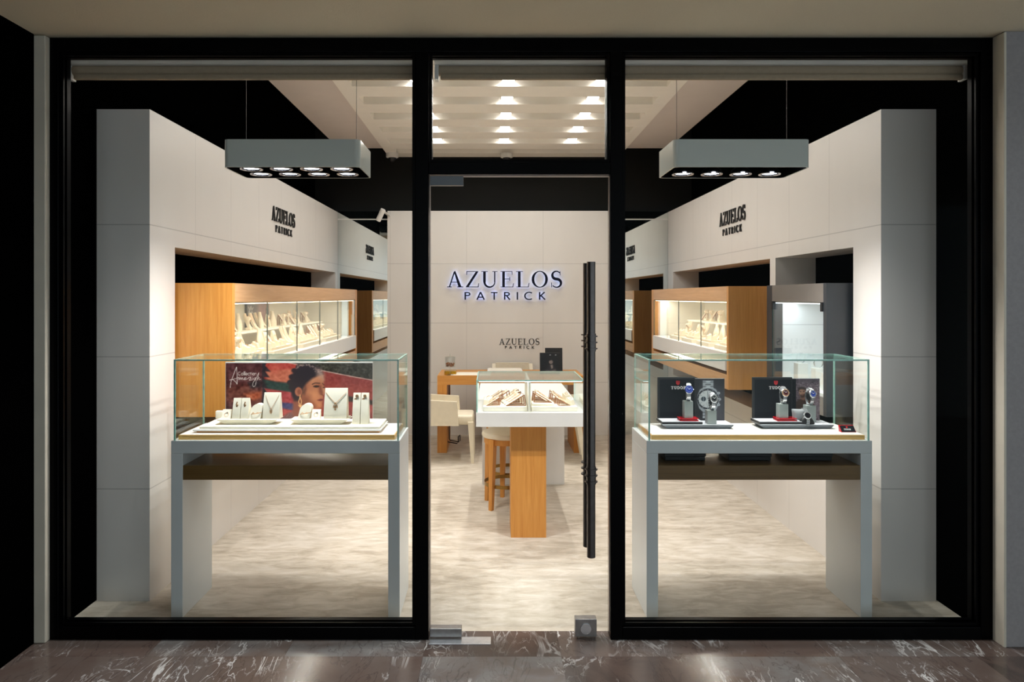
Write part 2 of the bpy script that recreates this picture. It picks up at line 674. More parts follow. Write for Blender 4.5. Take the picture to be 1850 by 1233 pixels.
def window(n, x0, x1, z0, z1):
    w = struct(MB().box(x0, x1, 3.595, 3.607, z0, z1).build('window_%d' % n, M['glass']))
    b = MB()
    t = 0.014
    for (a, c, d, e) in ((x0, x0 + t, z0, z1), (x1 - t, x1, z0, z1), (x0 + t, x1 - t, z0, z0 + t), (x0 + t, x1 - t, z1 - t, z1)):
        b.box(a, c, 3.612, 3.644, d, e)
        b.box(a, c, 3.580, 3.592, d, e)
    b.build('glazing_bead', M['black_frame'], w)
    return w


window(1, -2.150, -0.386, 0.064, 2.915)
window(2, 0.646, 2.418, 0.064, 2.915)
window(3, -0.316, 0.582, 2.371, 2.915)

door = struct(MB().box(-0.310, 0.580, 3.590, 3.602, 0.034, 2.300).build('door_1', M['glass']))
e = MB()
e.box(-0.314, -0.310, 3.588, 3.604, 0.034, 2.300)
e.box(0.580, 0.5835, 3.588, 3.604, 0.034, 2.300)
e.box(-0.314, 0.5835, 3.588, 3.604, 2.300, 2.304)
e.build('polished_edge', plain('pink_edge', (206, 184, 170), 0.2, 0, 0.1), door)
# pull handle: outside and inside bar with ring clamps
hx = PX(1067.5, 3.53)
hb = MB().cyl((hx, 3.520, PZ(1007, 3.52)), 0.0205, 1.445, 'Z', 28).build('door_handle', M['dark_steel'], door, True)
MB().cyl((hx, 3.672, PZ(1007, 3.52)), 0.0205, 1.445, 'Z', 28).build('inner_handle', M['dark_steel'], door, True)
for zc in (PZ(619, 3.52), PZ(859, 3.52)):
    c = MB()
    c.cyl((hx, 3.520, zc - 0.043), 0.0235, 0.086, 'Z', 28)
    for dz in (-0.03, 0, 0.03):
        c.lathe([(0.023, -0.003), (0.031, -0.003), (0.031, 0.003), (0.023, 0.003)], (hx, 3.520, zc + dz), 28, True)
        c.lathe([(0.023, -0.003), (0.031, -0.003), (0.031, 0.003), (0.023, 0.003)], (hx, 3.672, zc + dz), 28, True)
    c.cyl((hx, 3.541, zc), 0.012, 0.11, 'Y', 16)
    c.build('clamp', M['dark_steel'], hb, True)
MB().box(PX(777, 3.58), PX(837, 3.58), 3.578, 3.614, PZ(335, 3.58), 2.302, 0.002).build('top_hinge', M['grey_blue'], door)
MB().box(PX(776, 3.575), PX(834, 3.575), 3.572, 3.620, PZ(1153, 3.575) + 0.004, PZ(1136, 3.575), 0.003).build('floor_hinge', M['brushed'], door)
lk = MB().box(PX(1039, 3.575), PX(1078, 3.575), 3.572, 3.620, 0.012, PZ(1119, 3.575), 0.002).build('lock', M['brushed'], door)
MB().cyl((PX(1058.5, 3.57), 3.566, PZ(1137, 3.57)), 0.026, 0.01, 'Y', 28).build('lock_cylinder', M['steel'], lk, True)
pl = MB().box(PX(775, 3.55), PX(887, 3.55), 3.515, 3.590, 0.0, 0.004, 0.001).build('floor_plate', M['steel'])
tag(pl, 'polished steel plate set in the marble under the glass door hinge', 'floor plate')

# roller blinds above the glass
def blind(x0, x1, label):
    t = thing('roller_blind', label, 'roller blind', ((x0 + x1) / 2, 3.70, 2.815), 0, 'roller blinds above the shop windows')
    y0 = 3.66
    prof = [(0.11, 2.956)] + [(0.060 - 0.056 * math.cos(PI / 2 * i / 10), 2.956 - 0.056 * math.sin(PI / 2 * i / 10)) for i in range(11)] + [(0.11, 2.900)]
    MB().prism([(y0 + a, z) for a, z in prof], lambda u, v, w: (w, u, v), x0, x1).build('cassette', M['blind_metal'], t, True)
    MB().cyl((x0 + 0.02, y0 + 0.088, 2.878), 0.026, x1 - x0 - 0.04, 'X', 28).build('fabric_roll', M['blind_fabric'], t, True)
    MB().box(x0 + 0.03, x1 - 0.02, y0 + 0.060, y0 + 0.084, 2.826, 2.856, 0.008, 3).build('bottom_rail', M['blind_fabric'], t, True)
    for xa in (x0, x1 - 0.02):
        MB().box(xa, xa + 0.02, y0 + 0.058, y0 + 0.11, 2.826, 2.902, 0.003).build('bracket', M['blind_metal'], t)


blind(-2.20, -0.372, 'pale roller blind cassette above the window with the jewellery poster')
blind(-0.30, 0.605, 'short roller blind cassette above the glass door, between the black mullions')
blind(0.62, 2.455, 'pale roller blind cassette above the window with the watches')

# ------------------------------------------------------------------ shell of the shop
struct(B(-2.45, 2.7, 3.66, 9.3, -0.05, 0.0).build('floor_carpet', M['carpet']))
struct(B(-2.40, -2.22, 3.66, 9.2, 0, 3.80).build('wall_west', M['black_void']))
struct(B(2.488, 2.65, 3.66, 9.2, 0, 3.80).build('wall_east', M['black_void']))
struct(MB().box(-2.22, 2.488, 9.0, 9.2, 0, 3.80).build('wall_back', M['dark_wall']))
struct(B(-2.4, 2.65, 3.66, 9.2, 3.80, 3.85).build('ceiling_black', M['black_void']))
struct(B(-2.4, 2.65, 3.648, 3.66, 2.99, 3.80).build('wall_header', M['black_void']))

# panelled side walls with their openings
wl = MB()
for bx in ((4.02, 4.34, 0, 2.75), (4.34, 8.77, 0, 0.77), (4.34, 8.77, 2.0, 2.75), (8.77, 8.90, 0, 2.75)):
    wl.box(-2.212, -1.916, *bx)
struct(wl.build('wall_left_panel', M['wall_l']))
wr = MB()
for bx in ((4.02, 4.33, 0, 2.75), (4.33, 8.65, 0, 0.77), (4.33, 8.65, 2.0, 2.75), (5.52, 5.63, 0.77, 2.0), (8.65, 8.90, 0, 2.75)):
    wr.box(2.17, 2.478, *bx)
struct(wr.build('wall_right_panel', M['wall_r']))
struct(B(-1.294, 1.552, 8.85, 8.99, 0, 2.76).build('wall_back_panel', M['wall_b']))
for i, (xa, xb) in enumerate(((-1.915, -1.296), (1.554, 2.169))):
    t = thing('wall_mirror', ('tall wall mirror beside the back wall, at the jewellery poster side', 'tall wall mirror beside the back wall, at the watches side')[i], 'mirror', ((xa + xb) / 2, 8.93, 0.0), 0, 'mirrors at the back wall')
    MB().box(xa, xb, 8.90, 8.92, 0.0, 2.655).build('glass', M['mirror'], t)
    MB().box(xa, xb, 8.90, 8.92, 2.668, 2.76).build('top_glass', M['mirror'], t)
    MB().box(xa, xb, 8.894, 8.925, 2.655, 2.668).build('rail', M['white'], t)

# ceiling raft with light slots
cr = MB()
XA, XB, SA, SB = -1.295, 1.575, -1.17, 1.45
ys = [3.75]
for y in SLOT_Y:
    ys += [y, y + 0.25]
ys.append(8.99)
for i in range(0, len(ys), 2):
    cr.box(SA, SB, ys[i], ys[i + 1], 3.45, 3.74)
cr.box(XA, SA, 3.75, 8.99, 3.45, 3.74)
cr.box(SB, XB, 3.75, 8.99, 3.45, 3.74)
cr.box(XA, XB, 3.75, 8.99, 3.74, 3.78)
struct(cr.build('ceiling_raft', M['ceiling_white']))
struct(B(-1.86, XA, 3.75, 8.7, 3.50, 3.60).build('ceiling_left', M['ceiling_side']))
struct(B(XB, 2.12, 3.75, 8.7, 3.50, 3.60).build('ceiling_right', M['ceiling_side']))
first = None
COLS = ((-0.63, 'jewellery poster side'), (0.13, 'middle'), (0.90, 'watches side'))
ROWS = ('first', 'second', 'third', 'fourth', 'fifth', 'sixth', 'seventh', 'eighth')
for k, y in enumerate(SLOT_Y[0:8]):  # lamps in the three slots nearest the street are unseen additions for brightness
    for x, w in COLS:
        lab = 'small slot downlight, %s, in the %s ceiling slot from the street' % (w, ROWS[k])
        if first is None:
            t = thing('slot_downlight', lab, 'ceiling light', (x, y + 0.18, 3.484), 0, 'slot downlights')
            MB().box(x - 0.055, x + 0.055, y + 0.14, y + 0.235, 3.488, 3.54, 0.004).build('housing', M['white'], t)
            MB().box(x - 0.05, x + 0.05, y + 0.145, y + 0.23, 3.482, 3.489).build('lens', M['lamp_glow'], t)
            first = t
        else:
            dup(first, (x, y + 0.18, 3.484), 0, lab)
for x, z, lab in ((-1.22, 3.45, 'white dome camera under the ceiling corner by the black post'), (0.17, 3.45, 'white dome camera under the ceiling above the back wall sign')):
    t = thing('dome_camera', lab, 'security camera', (x, 8.75, z - 0.07))
    MB().lathe([(0.0, 0.07), (0.075, 0.07), (0.075, 0.02), (0.055, 0.012), (0.0, 0.012)], (x, 8.75, z - 0.07)).build('base', M['white'], t, True)
    MB().lathe([(0.048, 0.014), (0.044, -0.012), (0.026, -0.032), (0.0, -0.038)], (x, 8.75, z - 0.07)).build('dome', M['black'], t, True)
# clamp spotlight by the mirror
t = thing('clamp_spotlight', 'small white clamp spotlight on a bracket above the mirror', 'spotlight', (-1.27, 8.45, 2.70))
MB().box(-1.285, -1.255, 8.40, 8.86, 2.692, 2.706, 0.003).build('arm', M['white'], t)
MB().cyl((0, 0, -0.075), 0.03, 0.15, 'Z', 20).xform(Matrix.Translation((-1.31, 8.42, 2.66)) @ Euler((0.35, 0.5, 0)).to_matrix().to_4x4()).build('lamp_head', M['white'], t, True)

# ------------------------------------------------------------------ lettering
def rib(path, w):
    """Quads of a pen stroke; w is a number or a list of full widths."""
    n = len(path)
    ws = w if isinstance(w, (list, tuple)) else [w] * n
    L, Rr = [], []
    for i, p in enumerate(path):
        a = path[max(i - 1, 0)]
        b = path[min(i + 1, n - 1)]
        dx, dy = b[0] - a[0], b[1] - a[1]
        l = math.hypot(dx, dy) or 1
        nx, ny = -dy / l * ws[i] / 2, dx / l * ws[i] / 2
        L.append((p[0] + nx, p[1] + ny))
        Rr.append((p[0] - nx, p[1] - ny))
    return [[L[i], L[i + 1], Rr[i + 1], Rr[i]] for i in range(n - 1)]


def arc(cx, cy_, rx, ry, a0, a1, n=14):
    return [(cx + rx * math.cos(math.radians(a0 + (a1 - a0) * i / n)), cy_ + ry * math.sin(math.radians(a0 + (a1 - a0) * i / n))) for i in range(n + 1)]


def rect(x0, x1, y0, y1):
    return [(x0, y0), (x1, y0), (x1, y1), (x0, y1)]


def ring(cx, cy_, ro, ri, n=32):
    out = []
    for i in range(n):
        a, b = 2 * PI * i / n, 2 * PI * (i + 1) / n
        out.append([(cx + ro[0] * math.cos(a), cy_ + ro[1] * math.sin(a)), (cx + ro[0] * math.cos(b), cy_ + ro[1] * math.sin(b)),
                    (cx + ri[0] * math.cos(b), cy_ + ri[1] * math.sin(b)), (cx + ri[0] * math.cos(a), cy_ + ri[1] * math.sin(a))])
    return out


def serif_glyph(c):
    s = 0.052
    if c == 'A':
        return 1.02, [[(0.41, 0.97), (0.50, 1.02), (0.88, 0.03), (0.69, 0.03)], [(0.405, 0.97), (0.465, 0.90), (0.185, 0.03), (0.105, 0.03)],
                      rect(0.24, 0.70, 0.30, 0.345), rect(0.0, 0.28, 0, s), rect(0.62, 0.98, 0, s)]
    if c == 'Z':
        return 0.86, [rect(0.07, 0.78, 0.955, 1.0), rect(0.02, 0.80, 0.0, 0.045), [(0.62, 0.96), (0.78, 0.96), (0.20, 0.04), (0.03, 0.04)],
                      [(0.06, 1.0), (0.11, 1.0), (0.09, 0.78), (0.05, 0.78)], [(0.74, 0.0), (0.80, 0.0), (0.83, 0.26), (0.79, 0.26)]]
    if c == 'U':
        return 1.06, [rect(0.12, 0.28, 0.32, 0.97), rect(0.785, 0.86, 0.32, 0.97), rect(0.0, 0.40, 0.96, 1.0), rect(0.68, 0.99, 0.96, 1.0)] + \
            rib(arc(0.515, 0.34, 0.315, 0.325, 180, 360, 18), [0.14 - 0.085 * i / 18 for i in range(19)])
    if c == 'E':
        return 0.86, [rect(0.12, 0.28, 0.02, 0.98), rect(0.02, 0.74, 0.96, 1.0), rect(0.02, 0.78, 0.0, 0.04), rect(0.25, 0.60, 0.50, 0.54),
                      [(0.69, 1.0), (0.74, 1.0), (0.74, 0.78), (0.71, 0.78)], [(0.74, 0), (0.79, 0), (0.83, 0.25), (0.79, 0.25)], rect(0.56, 0.60, 0.40, 0.64)]
    if c == 'L':
        return 0.84, [rect(0.12, 0.28, 0.02, 0.98), rect(0.0, 0.42, 0.96, 1.0), rect(0.02, 0.76, 0.0, 0.04), [(0.72, 0), (0.77, 0), (0.82, 0.27), (0.78, 0.27)]]
    if c == 'O':
        return 1.06, ring(0.51, 0.5, (0.495, 0.52), (0.335, 0.465))
    if c == 'S':
        up = arc(0.36, 0.755, 0.245, 0.24, 35, 255, 14)
        lo = arc(0.37, 0.26, 0.275, 0.255, 75, -145, 14)
        path = up + lo
        n = len(path)
        w = [0.06 + 0.115 * math.sin(PI * min(1, max(0, i / (n - 1)))) ** 2 for i in range(n)]
        return 0.74, rib(path, w) + [[(0.56, 1.0), (0.60, 1.0), (0.61, 0.74), (0.575, 0.74)], [(0.06, 0.0), (0.10, 0.0), (0.085, 0.30), (0.05, 0.30)]]
    return 0.4, []


def sans_glyph(c, w=0.15):
    h = w / 2
    if c == 'P':
        return 0.62, [rect(0.02, 0.02 + w, 0, 1)] + rib([(0.1, 1 - h), (0.34, 1 - h)] + arc(0.34, 0.74, 0.22, 0.26 - h, 90, -90, 12) + [(0.1, 0.48 + h)], w)
    if c == 'A':
        return 0.86, rib([(0.06, 0.0), (0.42, 1.0)], w) + rib([(0.80, 0.0), (0.42, 1.0)], w) + [rect(0.2, 0.66, 0.26, 0.26 + w)]
    if c == 'T':
        return 0.70, [rect(0.0, 0.68, 1 - w, 1), rect(0.34 - h, 0.34 + h, 0, 1)]
    if c == 'R':
        return 0.68, [rect(0.02, 0.02 + w, 0, 1)] + rib([(0.1, 1 - h), (0.34, 1 - h)] + arc(0.34, 0.74, 0.22, 0.26 - h, 90, -90, 12) + [(0.1, 0.48 + h)], w) + rib([(0.30, 0.5), (0.62, 0.0)], w)
    if c == 'I':
        return 0.2, [rect(0.02, 0.02 + w, 0, 1)]
    if c == 'C':
        return 0.84, rib(arc(0.48, 0.5, 0.44, 0.47, 50, 310, 22), w)
    if c == 'K':
        return 0.68, [rect(0.02, 0.02 + w, 0, 1)] + rib([(0.12, 0.42), (0.60, 1.0)], w) + rib([(0.22, 0.56), (0.66, 0.0)], w)
    return 0.4, []


def slab_glyph(c):
    w, s = 0.2, 0.12
    if c == 'T':
        return 0.95, [rect(0.33, 0.53, 0, 1), rect(0.02, 0.84, 1 - s, 1), rect(0.2, 0.66, 0, s), rect(0.02, 0.12, 0.72, 1), rect(0.74, 0.84, 0.72, 1)]
    if c == 'U':
        return 1.0, [rect(0.1, 0.28, 0.3, 1), rect(0.62, 0.80, 0.3, 1), rect(0.0, 0.38, 1 - s, 1), rect(0.54, 0.90, 1 - s, 1)] + rib(arc(0.45, 0.32, 0.26, 0.24, 180, 360, 12), w * 0.9)
    if c == 'D':
        return 0.98, [rect(0.1, 0.29, 0, 1)] + rib([(0.05, 1 - s / 2), (0.42, 1 - s / 2)] + arc(0.42, 0.5, 0.36, 0.44, 90, -90, 14) + [(0.05, s / 2)], [s, s] + [s + (w - s) * math.sin(PI * i / 14) for i in range(15)] + [s])
    if c == 'O':
        return 1.0, ring(0.46, 0.5, (0.45, 0.52), (0.26, 0.37), 24)
    if c == 'R':
        return 0.98, [rect(0.1, 0.29, 0, 1), rect(0.0, 0.4, 0, s)] + rib([(0.02, 1 - s / 2), (0.48, 1 - s / 2)] + arc(0.48, 0.73, 0.25, 0.21, 90, -90, 12) + [(0.2, 0.46)], s * 1.3) + rib([(0.45, 0.5), (0.74, 0.06)], w) + [rect(0.6, 0.92, 0, s)]
    return 0.4, []


def text_polys(word, glyph, height, width, gap):
    """Polygons of a word with its cap height and its total width in metres."""
    items, x = [], 0.0
    for i, c in enumerate(word):
        adv, polys = glyph(c)
        items.append((x, polys))
        x += adv + (gap if i < len(word) - 1 else 0)
    sx = width / x
    return [[((u + ox) * sx, v * height) for u, v in p] for ox, polys in items for p in polys]


def lettering(word, glyph, height, width, gap, fn, t0, t1, name, mat, parent):
    m = MB()
    for p in text_polys(word, glyph, height, width, gap):
        m.prism(p, fn, t0, t1)
    return m.build(name, mat, parent)


def raised_letters(word, glyph, height, width, gap, fn, t0, t1, mat, parent, glow=None):
    """Every letter a part of its own, each with a lit back if glow is given."""
    advs = [glyph(c) for c in word]
    total = sum(a for a, _ in advs) + gap * (len(word) - 1)
    sx, x = width / total, 0.0
    for adv, polys in advs:
        q = [[((u + x) * sx, v * height) for u, v in p] for p in polys]
        m = MB()
        for p in q:
            m.prism(p, fn, t0, t1)
        o = m.build('letter', mat, parent)
        if glow:
            m = MB()
            for p in q:
                m.prism(p, fn, t0 - 0.004, t0 - 0.001)
            m.build('backlight', glow, o)
        x += adv + gap


def sign(name, label, origin, udir, ndir, cap, wid, cap2, wid2, drop, mat, depth=(0.012, 0.03), halo=False):
    """Two-line shop sign on a wall: origin = lower left end of the first line; ndir points off the wall."""
    o, u, n = Vector(origin), Vector(udir), Vector(ndir)
    t = thing(name, label, 'sign', origin)

    def f(off):
        return lambda a, b, d: tuple(o + u * (a + off[0]) + Vector((0, 0, 1)) * (b + off[1]) + n * d)
    o2 = ((wid - wid2) / 2, -drop)
    raised_letters('AZUELOS', serif_glyph, cap, wid, 0.10, f((0, 0)), depth[0], depth[1], mat, t, M['halo'] if halo else None)
    raised_letters('PATRICK', sans_glyph, cap2, wid2, 0.62, f(o2), depth[0], depth[1], mat, t, M['halo'] if halo else None)
    return t


D0 = 8.83
sign('shop_sign', 'large navy halo-lit shop lettering high on the cream back wall', (PX(808, D0), 8.85, PZ(519.5, D0)), (1, 0, 0), (0, -1, 0),
     0.197, PX(1016, D0) - PX(808, D0), 0.094, PX(988, D0) - PX(842, D0), 0.152, M['navy'], (0.03, 0.05), True)
sign('small_wall_sign', 'small thin black shop lettering low on the cream back wall', (PX(902, D0), 8.85, PZ(623.3, D0)), (1, 0, 0), (0, -1, 0),
     0.076, PX(975, D0) - PX(902, D0), 0.034, PX(966, D0) - PX(913, D0), 0.05, M['letter_black'], (0.001, 0.006))
sign('side_wall_sign', 'black raised shop lettering on the panelled wall above the wood showcase with poster', (-1.916, 6.23, 2.368), (0, 1, 0), (1, 0, 0),
     0.127, 0.72, 0.062, 0.50, 0.095, M['letter_black'], (0.002, 0.012))
sign('side_wall_sign', 'black raised shop lettering on the panelled wall above the charcoal watch showcase', (2.17, 6.86, 2.368), (0, -1, 0), (-1, 0, 0),
     0.127, 0.70, 0.062, 0.50, 0.095, M['letter_black'], (0.002, 0.012))

# ------------------------------------------------------------------ printed pictures
class Print:
    """A colour print worked out on a grid of points: u runs right, v runs down, in the units given."""
    def __init__(self, w, h, nx, ny, bgc):
        self.w, self.h, self.nx, self.ny = w, h, nx, ny
        self.U, self.V = np.meshgrid(np.linspace(0, w, nx + 1), np.linspace(0, h, ny + 1))
        self.C = np.empty((ny + 1, nx + 1, 3))
        self.C[:] = bgc
        self.rng = np.random.default_rng(11)

    def blend(self, a, c):
        a = np.clip(a, 0, 1)[..., None]
        self.C = self.C * (1 - a) + np.asarray(c, float) * a

    def seg_dist(self, pts, close=True):
        d = np.full(self.U.shape, 1e9)
        n = len(pts)
        for i in range(n if close else n - 1):
            (x0, y0), (x1, y1) = pts[i], pts[(i + 1) % n]
            dx, dy = x1 - x0, y1 - y0
            L = dx * dx + dy * dy + 1e-9
            t = np.clip(((self.U - x0) * dx + (self.V - y0) * dy) / L, 0, 1)
            d = np.minimum(d, np.hypot(self.U - x0 - t * dx, self.V - y0 - t * dy))
        return d

    def inside(self, pts):
        r = np.zeros(self.U.shape, bool)
        n = len(pts)
        for i in range(n):
            (x0, y0), (x1, y1) = pts[i], pts[(i + 1) % n]
            if y0 == y1:
                continue
            c = ((y0 > self.V) != (y1 > self.V)) & (self.U < (x1 - x0) * (self.V - y0) / (y1 - y0) + x0)
            r ^= c
        return r

    def poly(self, pts, c, soft=3.0, op=1.0):
        d = self.seg_dist(pts)
        s = np.where(self.inside(pts), d, -d)
        self.blend(op * np.clip(s / max(soft, 1e-6) * 0.5 + 0.5, 0, 1), c)

    def ell(self, cx, cy_, rx, ry, c, soft=0.15, op=1.0):
        q = np.hypot((self.U - cx) / rx, (self.V - cy_) / ry)
        self.blend(op * np.clip((1 + soft / 2 - q) / soft, 0, 1), c)

    def line(self, pts, w, c, soft=2.0, op=1.0, close=False):
        d = self.seg_dist(pts, close)
        self.blend(op * np.clip((w / 2 + soft / 2 - d) / soft, 0, 1), c)

    def grain(self, amp, box=None, cell=1, sx=1, sy=1):
        h, w = self.U.shape
        g = self.rng.standard_normal((h // sy + 2, w // sx + 2))
        g = np.repeat(np.repeat(g, sy, 0), sx, 1)[:h, :w]
        if sx > 1 or sy > 1:
            for _ in range(max(sx, sy)):
                g = (g + np.roll(g, 1, 0) + np.roll(g, 1, 1) + np.roll(g, -1, 0) + np.roll(g, -1, 1)) / 5
            g *= 2.0
        m = np.ones(self.U.shape)
        if box is not None:
            m = self.inside(box).astype(float)
        self.C = np.clip(self.C + (g * m * amp)[..., None], 0, 255)

    def build(self, name, origin, W, H, parent, lean=0.0, mat=None):
        """Upright sheet, lower left corner at origin, facing the street; lean tilts the top back."""
        nx, ny = self.nx, self.ny
        ii, jj = np.meshgrid(np.arange(nx + 1), np.arange(ny + 1))
        co = np.empty((ny + 1, nx + 1, 3))
        co[..., 0] = origin[0] + ii / nx * W
        up = (1 - jj / ny)
        co[..., 1] = origin[1] + up * H * math.sin(lean)
        co[..., 2] = origin[2] + up * H * math.cos(lean)
        idx = (jj * (nx + 1) + ii)
        q = np.stack([idx[1:, :-1], idx[1:, 1:], idx[:-1, 1:], idx[:-1, :-1]], -1).reshape(-1, 4)
        me = bpy.data.meshes.new(name)
        me.from_pydata(co.reshape(-1, 3).tolist(), [], q.tolist())
        at = me.color_attributes.new('print', 'FLOAT_COLOR', 'POINT')
        c = np.clip(self.C.reshape(-1, 3) / 255.0, 0, 1)
        lin = np.where(c <= 0.04045, c / 12.92, ((c + 0.055) / 1.055) ** 2.4)
        at.data.foreach_set('color', np.concatenate([lin, np.ones((len(lin), 1))], 1).ravel().astype(np.float32))
        me.materials.append(mat or M['print'])
        o = bpy.data.objects.new(name, me)
        COL.objects.link(o)
        o.parent = parent
        if parent.type == 'EMPTY':
            o.matrix_parent_inverse = parent.matrix_basis.inverted()
        return o


pm, pnt, pb, pout = new_mat('print')
at_ = nd(pnt, 'ShaderNodeAttribute', attribute_name='print')
pnt.links.new(at_.outputs['Color'], pb.inputs['Base Color'])
pb.inputs['Roughness'].default_value = 0.45
M['print'] = pm


def jewellery_poster():
    p = Print(1545, 610, 300, 120, (150, 56, 52))
    o = lambda *pts: [(x - 160, y - 95) for x, y in pts]
    # dark rock half
    p.poly(o((150, 85), (560, 85), (545, 715), (150, 715)), (80, 38, 42), 8)
    p.poly(o((160, 200), (545, 170), (545, 250), (160, 300)), (96, 50, 50), 30, 0.6)
    p.poly(o((160, 330), (400, 300), (545, 420), (540, 520), (160, 470)), (112, 58, 46), 40, 0.8)
    p.poly(o((350, 410), (530, 380), (530, 450), (440, 470)), (176, 88, 56), 20, 0.9)
    p.poly(o((390, 290), (530, 270), (530, 340), (420, 350)), (40, 28, 34), 14)
    p.poly(o((160, 540), (545, 560), (545, 715), (160, 715)), (74, 40, 42), 40)
    p.grain(11, o((160, 95), (545, 95), (545, 705), (160, 705)), sx=6, sy=2)
    # textile
    p.poly(o((545, 90), (1120, 90), (1160, 170), (900, 210), (545, 160)), (178, 66, 58), 10)
    p.poly(o((560, 170), (900, 150), (880, 310), (600, 270)), (196, 108, 84), 14)
    p.poly(o((640, 110), (720, 110), (700, 200), (640, 190)), (204, 96, 78), 26, 0.7)
    p.poly(o((545, 255), (700, 285), (870, 300), (870, 395), (700, 375), (545, 350)), (40, 62, 58), 10)
    p.poly(o((545, 350), (870, 395), (880, 520), (545, 480)), (158, 60, 66), 10)
    p.poly(o((560, 360), (700, 380), (760, 400), (560, 390)), (176, 84, 78), 10, 0.7)
    p.poly(o((700, 488), (960, 515), (960, 600), (700, 545)), (58, 60, 104), 10)
    p.poly(o((700, 545), (960, 600), (960, 715), (700, 715)), (150, 58, 58), 14)
    p.poly(o((540, 90), (590, 90), (575, 120), (632, 182), (575, 180), (590, 200), (622, 240), (555, 235), (560, 250), (545, 262), (600, 345), (560, 345), (620, 430), (600, 520), (700, 715), (520, 715), (545, 400)), (44, 32, 40), 6)
    # wall and hillside on the far side
    p.poly(o((1150, 165), (1715, 268), (1715, 715), (1150, 715)), (138, 56, 52), 8)
    p.poly(o((1200, 300), (1715, 330), (1715, 430), (1200, 420)), (150, 66, 58), 40, 0.7)
    p.poly(o((1420, 425), (1715, 475), (1715, 520), (1420, 480)), (44, 38, 36), 8)
    p.poly(o((1200, 560), (1715, 600), (1715, 715), (1200, 715)), (116, 46, 46), 30)
    p.poly(o((830, 85), (1715, 85), (1715, 268), (1160, 168)), (58, 54, 46), 6)
    p.grain(9, o((1100, 95), (1705, 95), (1705, 268), (1160, 168)), sx=2, sy=2)
    p.line(o((820, 92), (1000, 128), (1160, 168), (1480, 230), (1715, 270)), 7, (206, 180, 170), 5)
    p.grain(5, sx=3, sy=3)
    # shoulder, neck
    p.poly(o((700, 715), (745, 650), (820, 600), (900, 580), (1000, 640), (1010, 715)), (112, 78, 80), 12)
    p.grain(12, o((700, 715), (745, 650), (820, 600), (900, 580), (1000, 640), (1010, 715)))
    p.poly(o((870, 470), (1000, 480), (1060, 560), (1060, 715), (900, 715), (860, 600)), (128, 74, 60), 16)
    p.poly(o((1050, 565), (1110, 555), (1120, 580), (1060, 600)), (200, 140, 110), 8)
    # face
    face = o((930, 330), (1000, 270), (1070, 235), (1150, 190), (1186, 215), (1193, 270), (1186, 300), (1200, 335), (1206, 385), (1197, 408), (1180, 422), (1184, 440), (1180, 462), (1182, 480), (1172, 495), (1174, 525), (1160, 552), (1110, 556), (1050, 545), (985, 500), (940, 440))
    p.poly(face, (168, 104, 78), 6)
    p.poly(o((1040, 260), (1150, 195), (1186, 225), (1188, 290), (1120, 280), (1060, 320)), (206, 146, 110), 40, 0.75)
    p.poly(o((1040, 380), (1110, 350), (1150, 400), (1140, 470), (1060, 470)), (212, 146, 104), 50, 0.8)
    p.poly(o((950, 430), (1060, 500), (1160, 550), (1060, 552), (985, 500)), (120, 66, 50), 30, 0.8)
    p.poly(o((1110, 500), (1165, 500), (1168, 545), (1120, 548)), (208, 138, 96), 24, 0.7)
    p.poly(o((1140, 320), (1165, 330), (1190, 390), (1180, 418), (1150, 412), (1140, 390)), (120, 66, 52), 14, 0.85)
    p.poly(o((1172, 335), (1200, 340), (1206, 388), (1185, 400)), (204, 146, 112), 10, 0.7)
    p.line(o((1070, 310), (1100, 297), (1150, 300)), 9, (62, 38, 34), 6)
    p.line(o((1176, 300), (1194, 318)), 7, (74, 46, 40), 5)
    p.ell(1113 - 160, 332 - 95, 30, 11, (50, 32, 30), 0.6)
    p.line(o((1080, 332), (1112, 322), (1142, 330)), 5, (40, 26, 26), 4)
    p.ell(1190 - 160, 343 - 95, 10, 8, (50, 32, 30), 0.6)
    p.poly(o((1122, 470), (1160, 455), (1184, 462), (1180, 478), (1150, 482)), (118, 48, 50), 6)
    p.line(o((1125, 470), (1180, 468)), 3, (70, 28, 30), 3)
    # hair with curls
    hair = o((830, 300), (850, 225), (885, 165), (930, 128), (1000, 112), (1085, 118), (1150, 150), (1188, 205), (1130, 222), (1070, 250), (1010, 300), (975, 350), (955, 420), (930, 480), (880, 480), (855, 430), (842, 360))
    p.poly(hair, (42, 34, 42), 14)
    for (cx, cy_, r) in ((855, 235, 34), (835, 290, 30), (850, 345, 30), (880, 170, 30), (925, 135, 30), (1000, 118, 28), (1070, 122, 26), (1135, 150, 24)):
        p.ell(cx - 160, cy_ - 95, r, r * 0.8, (46, 36, 42), 0.5)
    for k in range(46):
        a = k / 45
        x = 900 + 270 * a + p.rng.normal() * 8
        y = 140 - 34 * math.sin(PI * min(1, a * 1.3)) + 60 * max(0, a - 0.55) * 1.4 + p.rng.normal() * 7
        p.ell(x - 160, y - 95 + abs(p.rng.normal()) * 8, 8, 5, (190, 166, 158), 0.9, 0.45)
    p.poly(o((1110, 150), (1160, 160), (1188, 205), (1190, 260), (1165, 240), (1120, 215)), (190, 160, 148), 26, 0.75)
    p.poly(o((960, 420), (1040, 440), (1060, 500), (1000, 500)), (120, 70, 54), 40, 0.7)
    p.line(o((1186, 335), (1206, 388), (1188, 412)), 5, (214, 156, 122), 5, 0.7)
    p.line(o((1160, 412), (1182, 420)), 6, (90, 46, 38), 5, 0.8)
    p.poly(o((955, 400), (1000, 330), (1010, 360), (990, 420)), (76, 50, 46), 14, 0.7)
    # ear and earring
    p.ell(925 - 160, 385 - 95, 38, 46, (166, 102, 80), 0.25)
    p.ell(932 - 160, 388 - 95, 20, 28, (124, 72, 58), 0.6, 0.8)
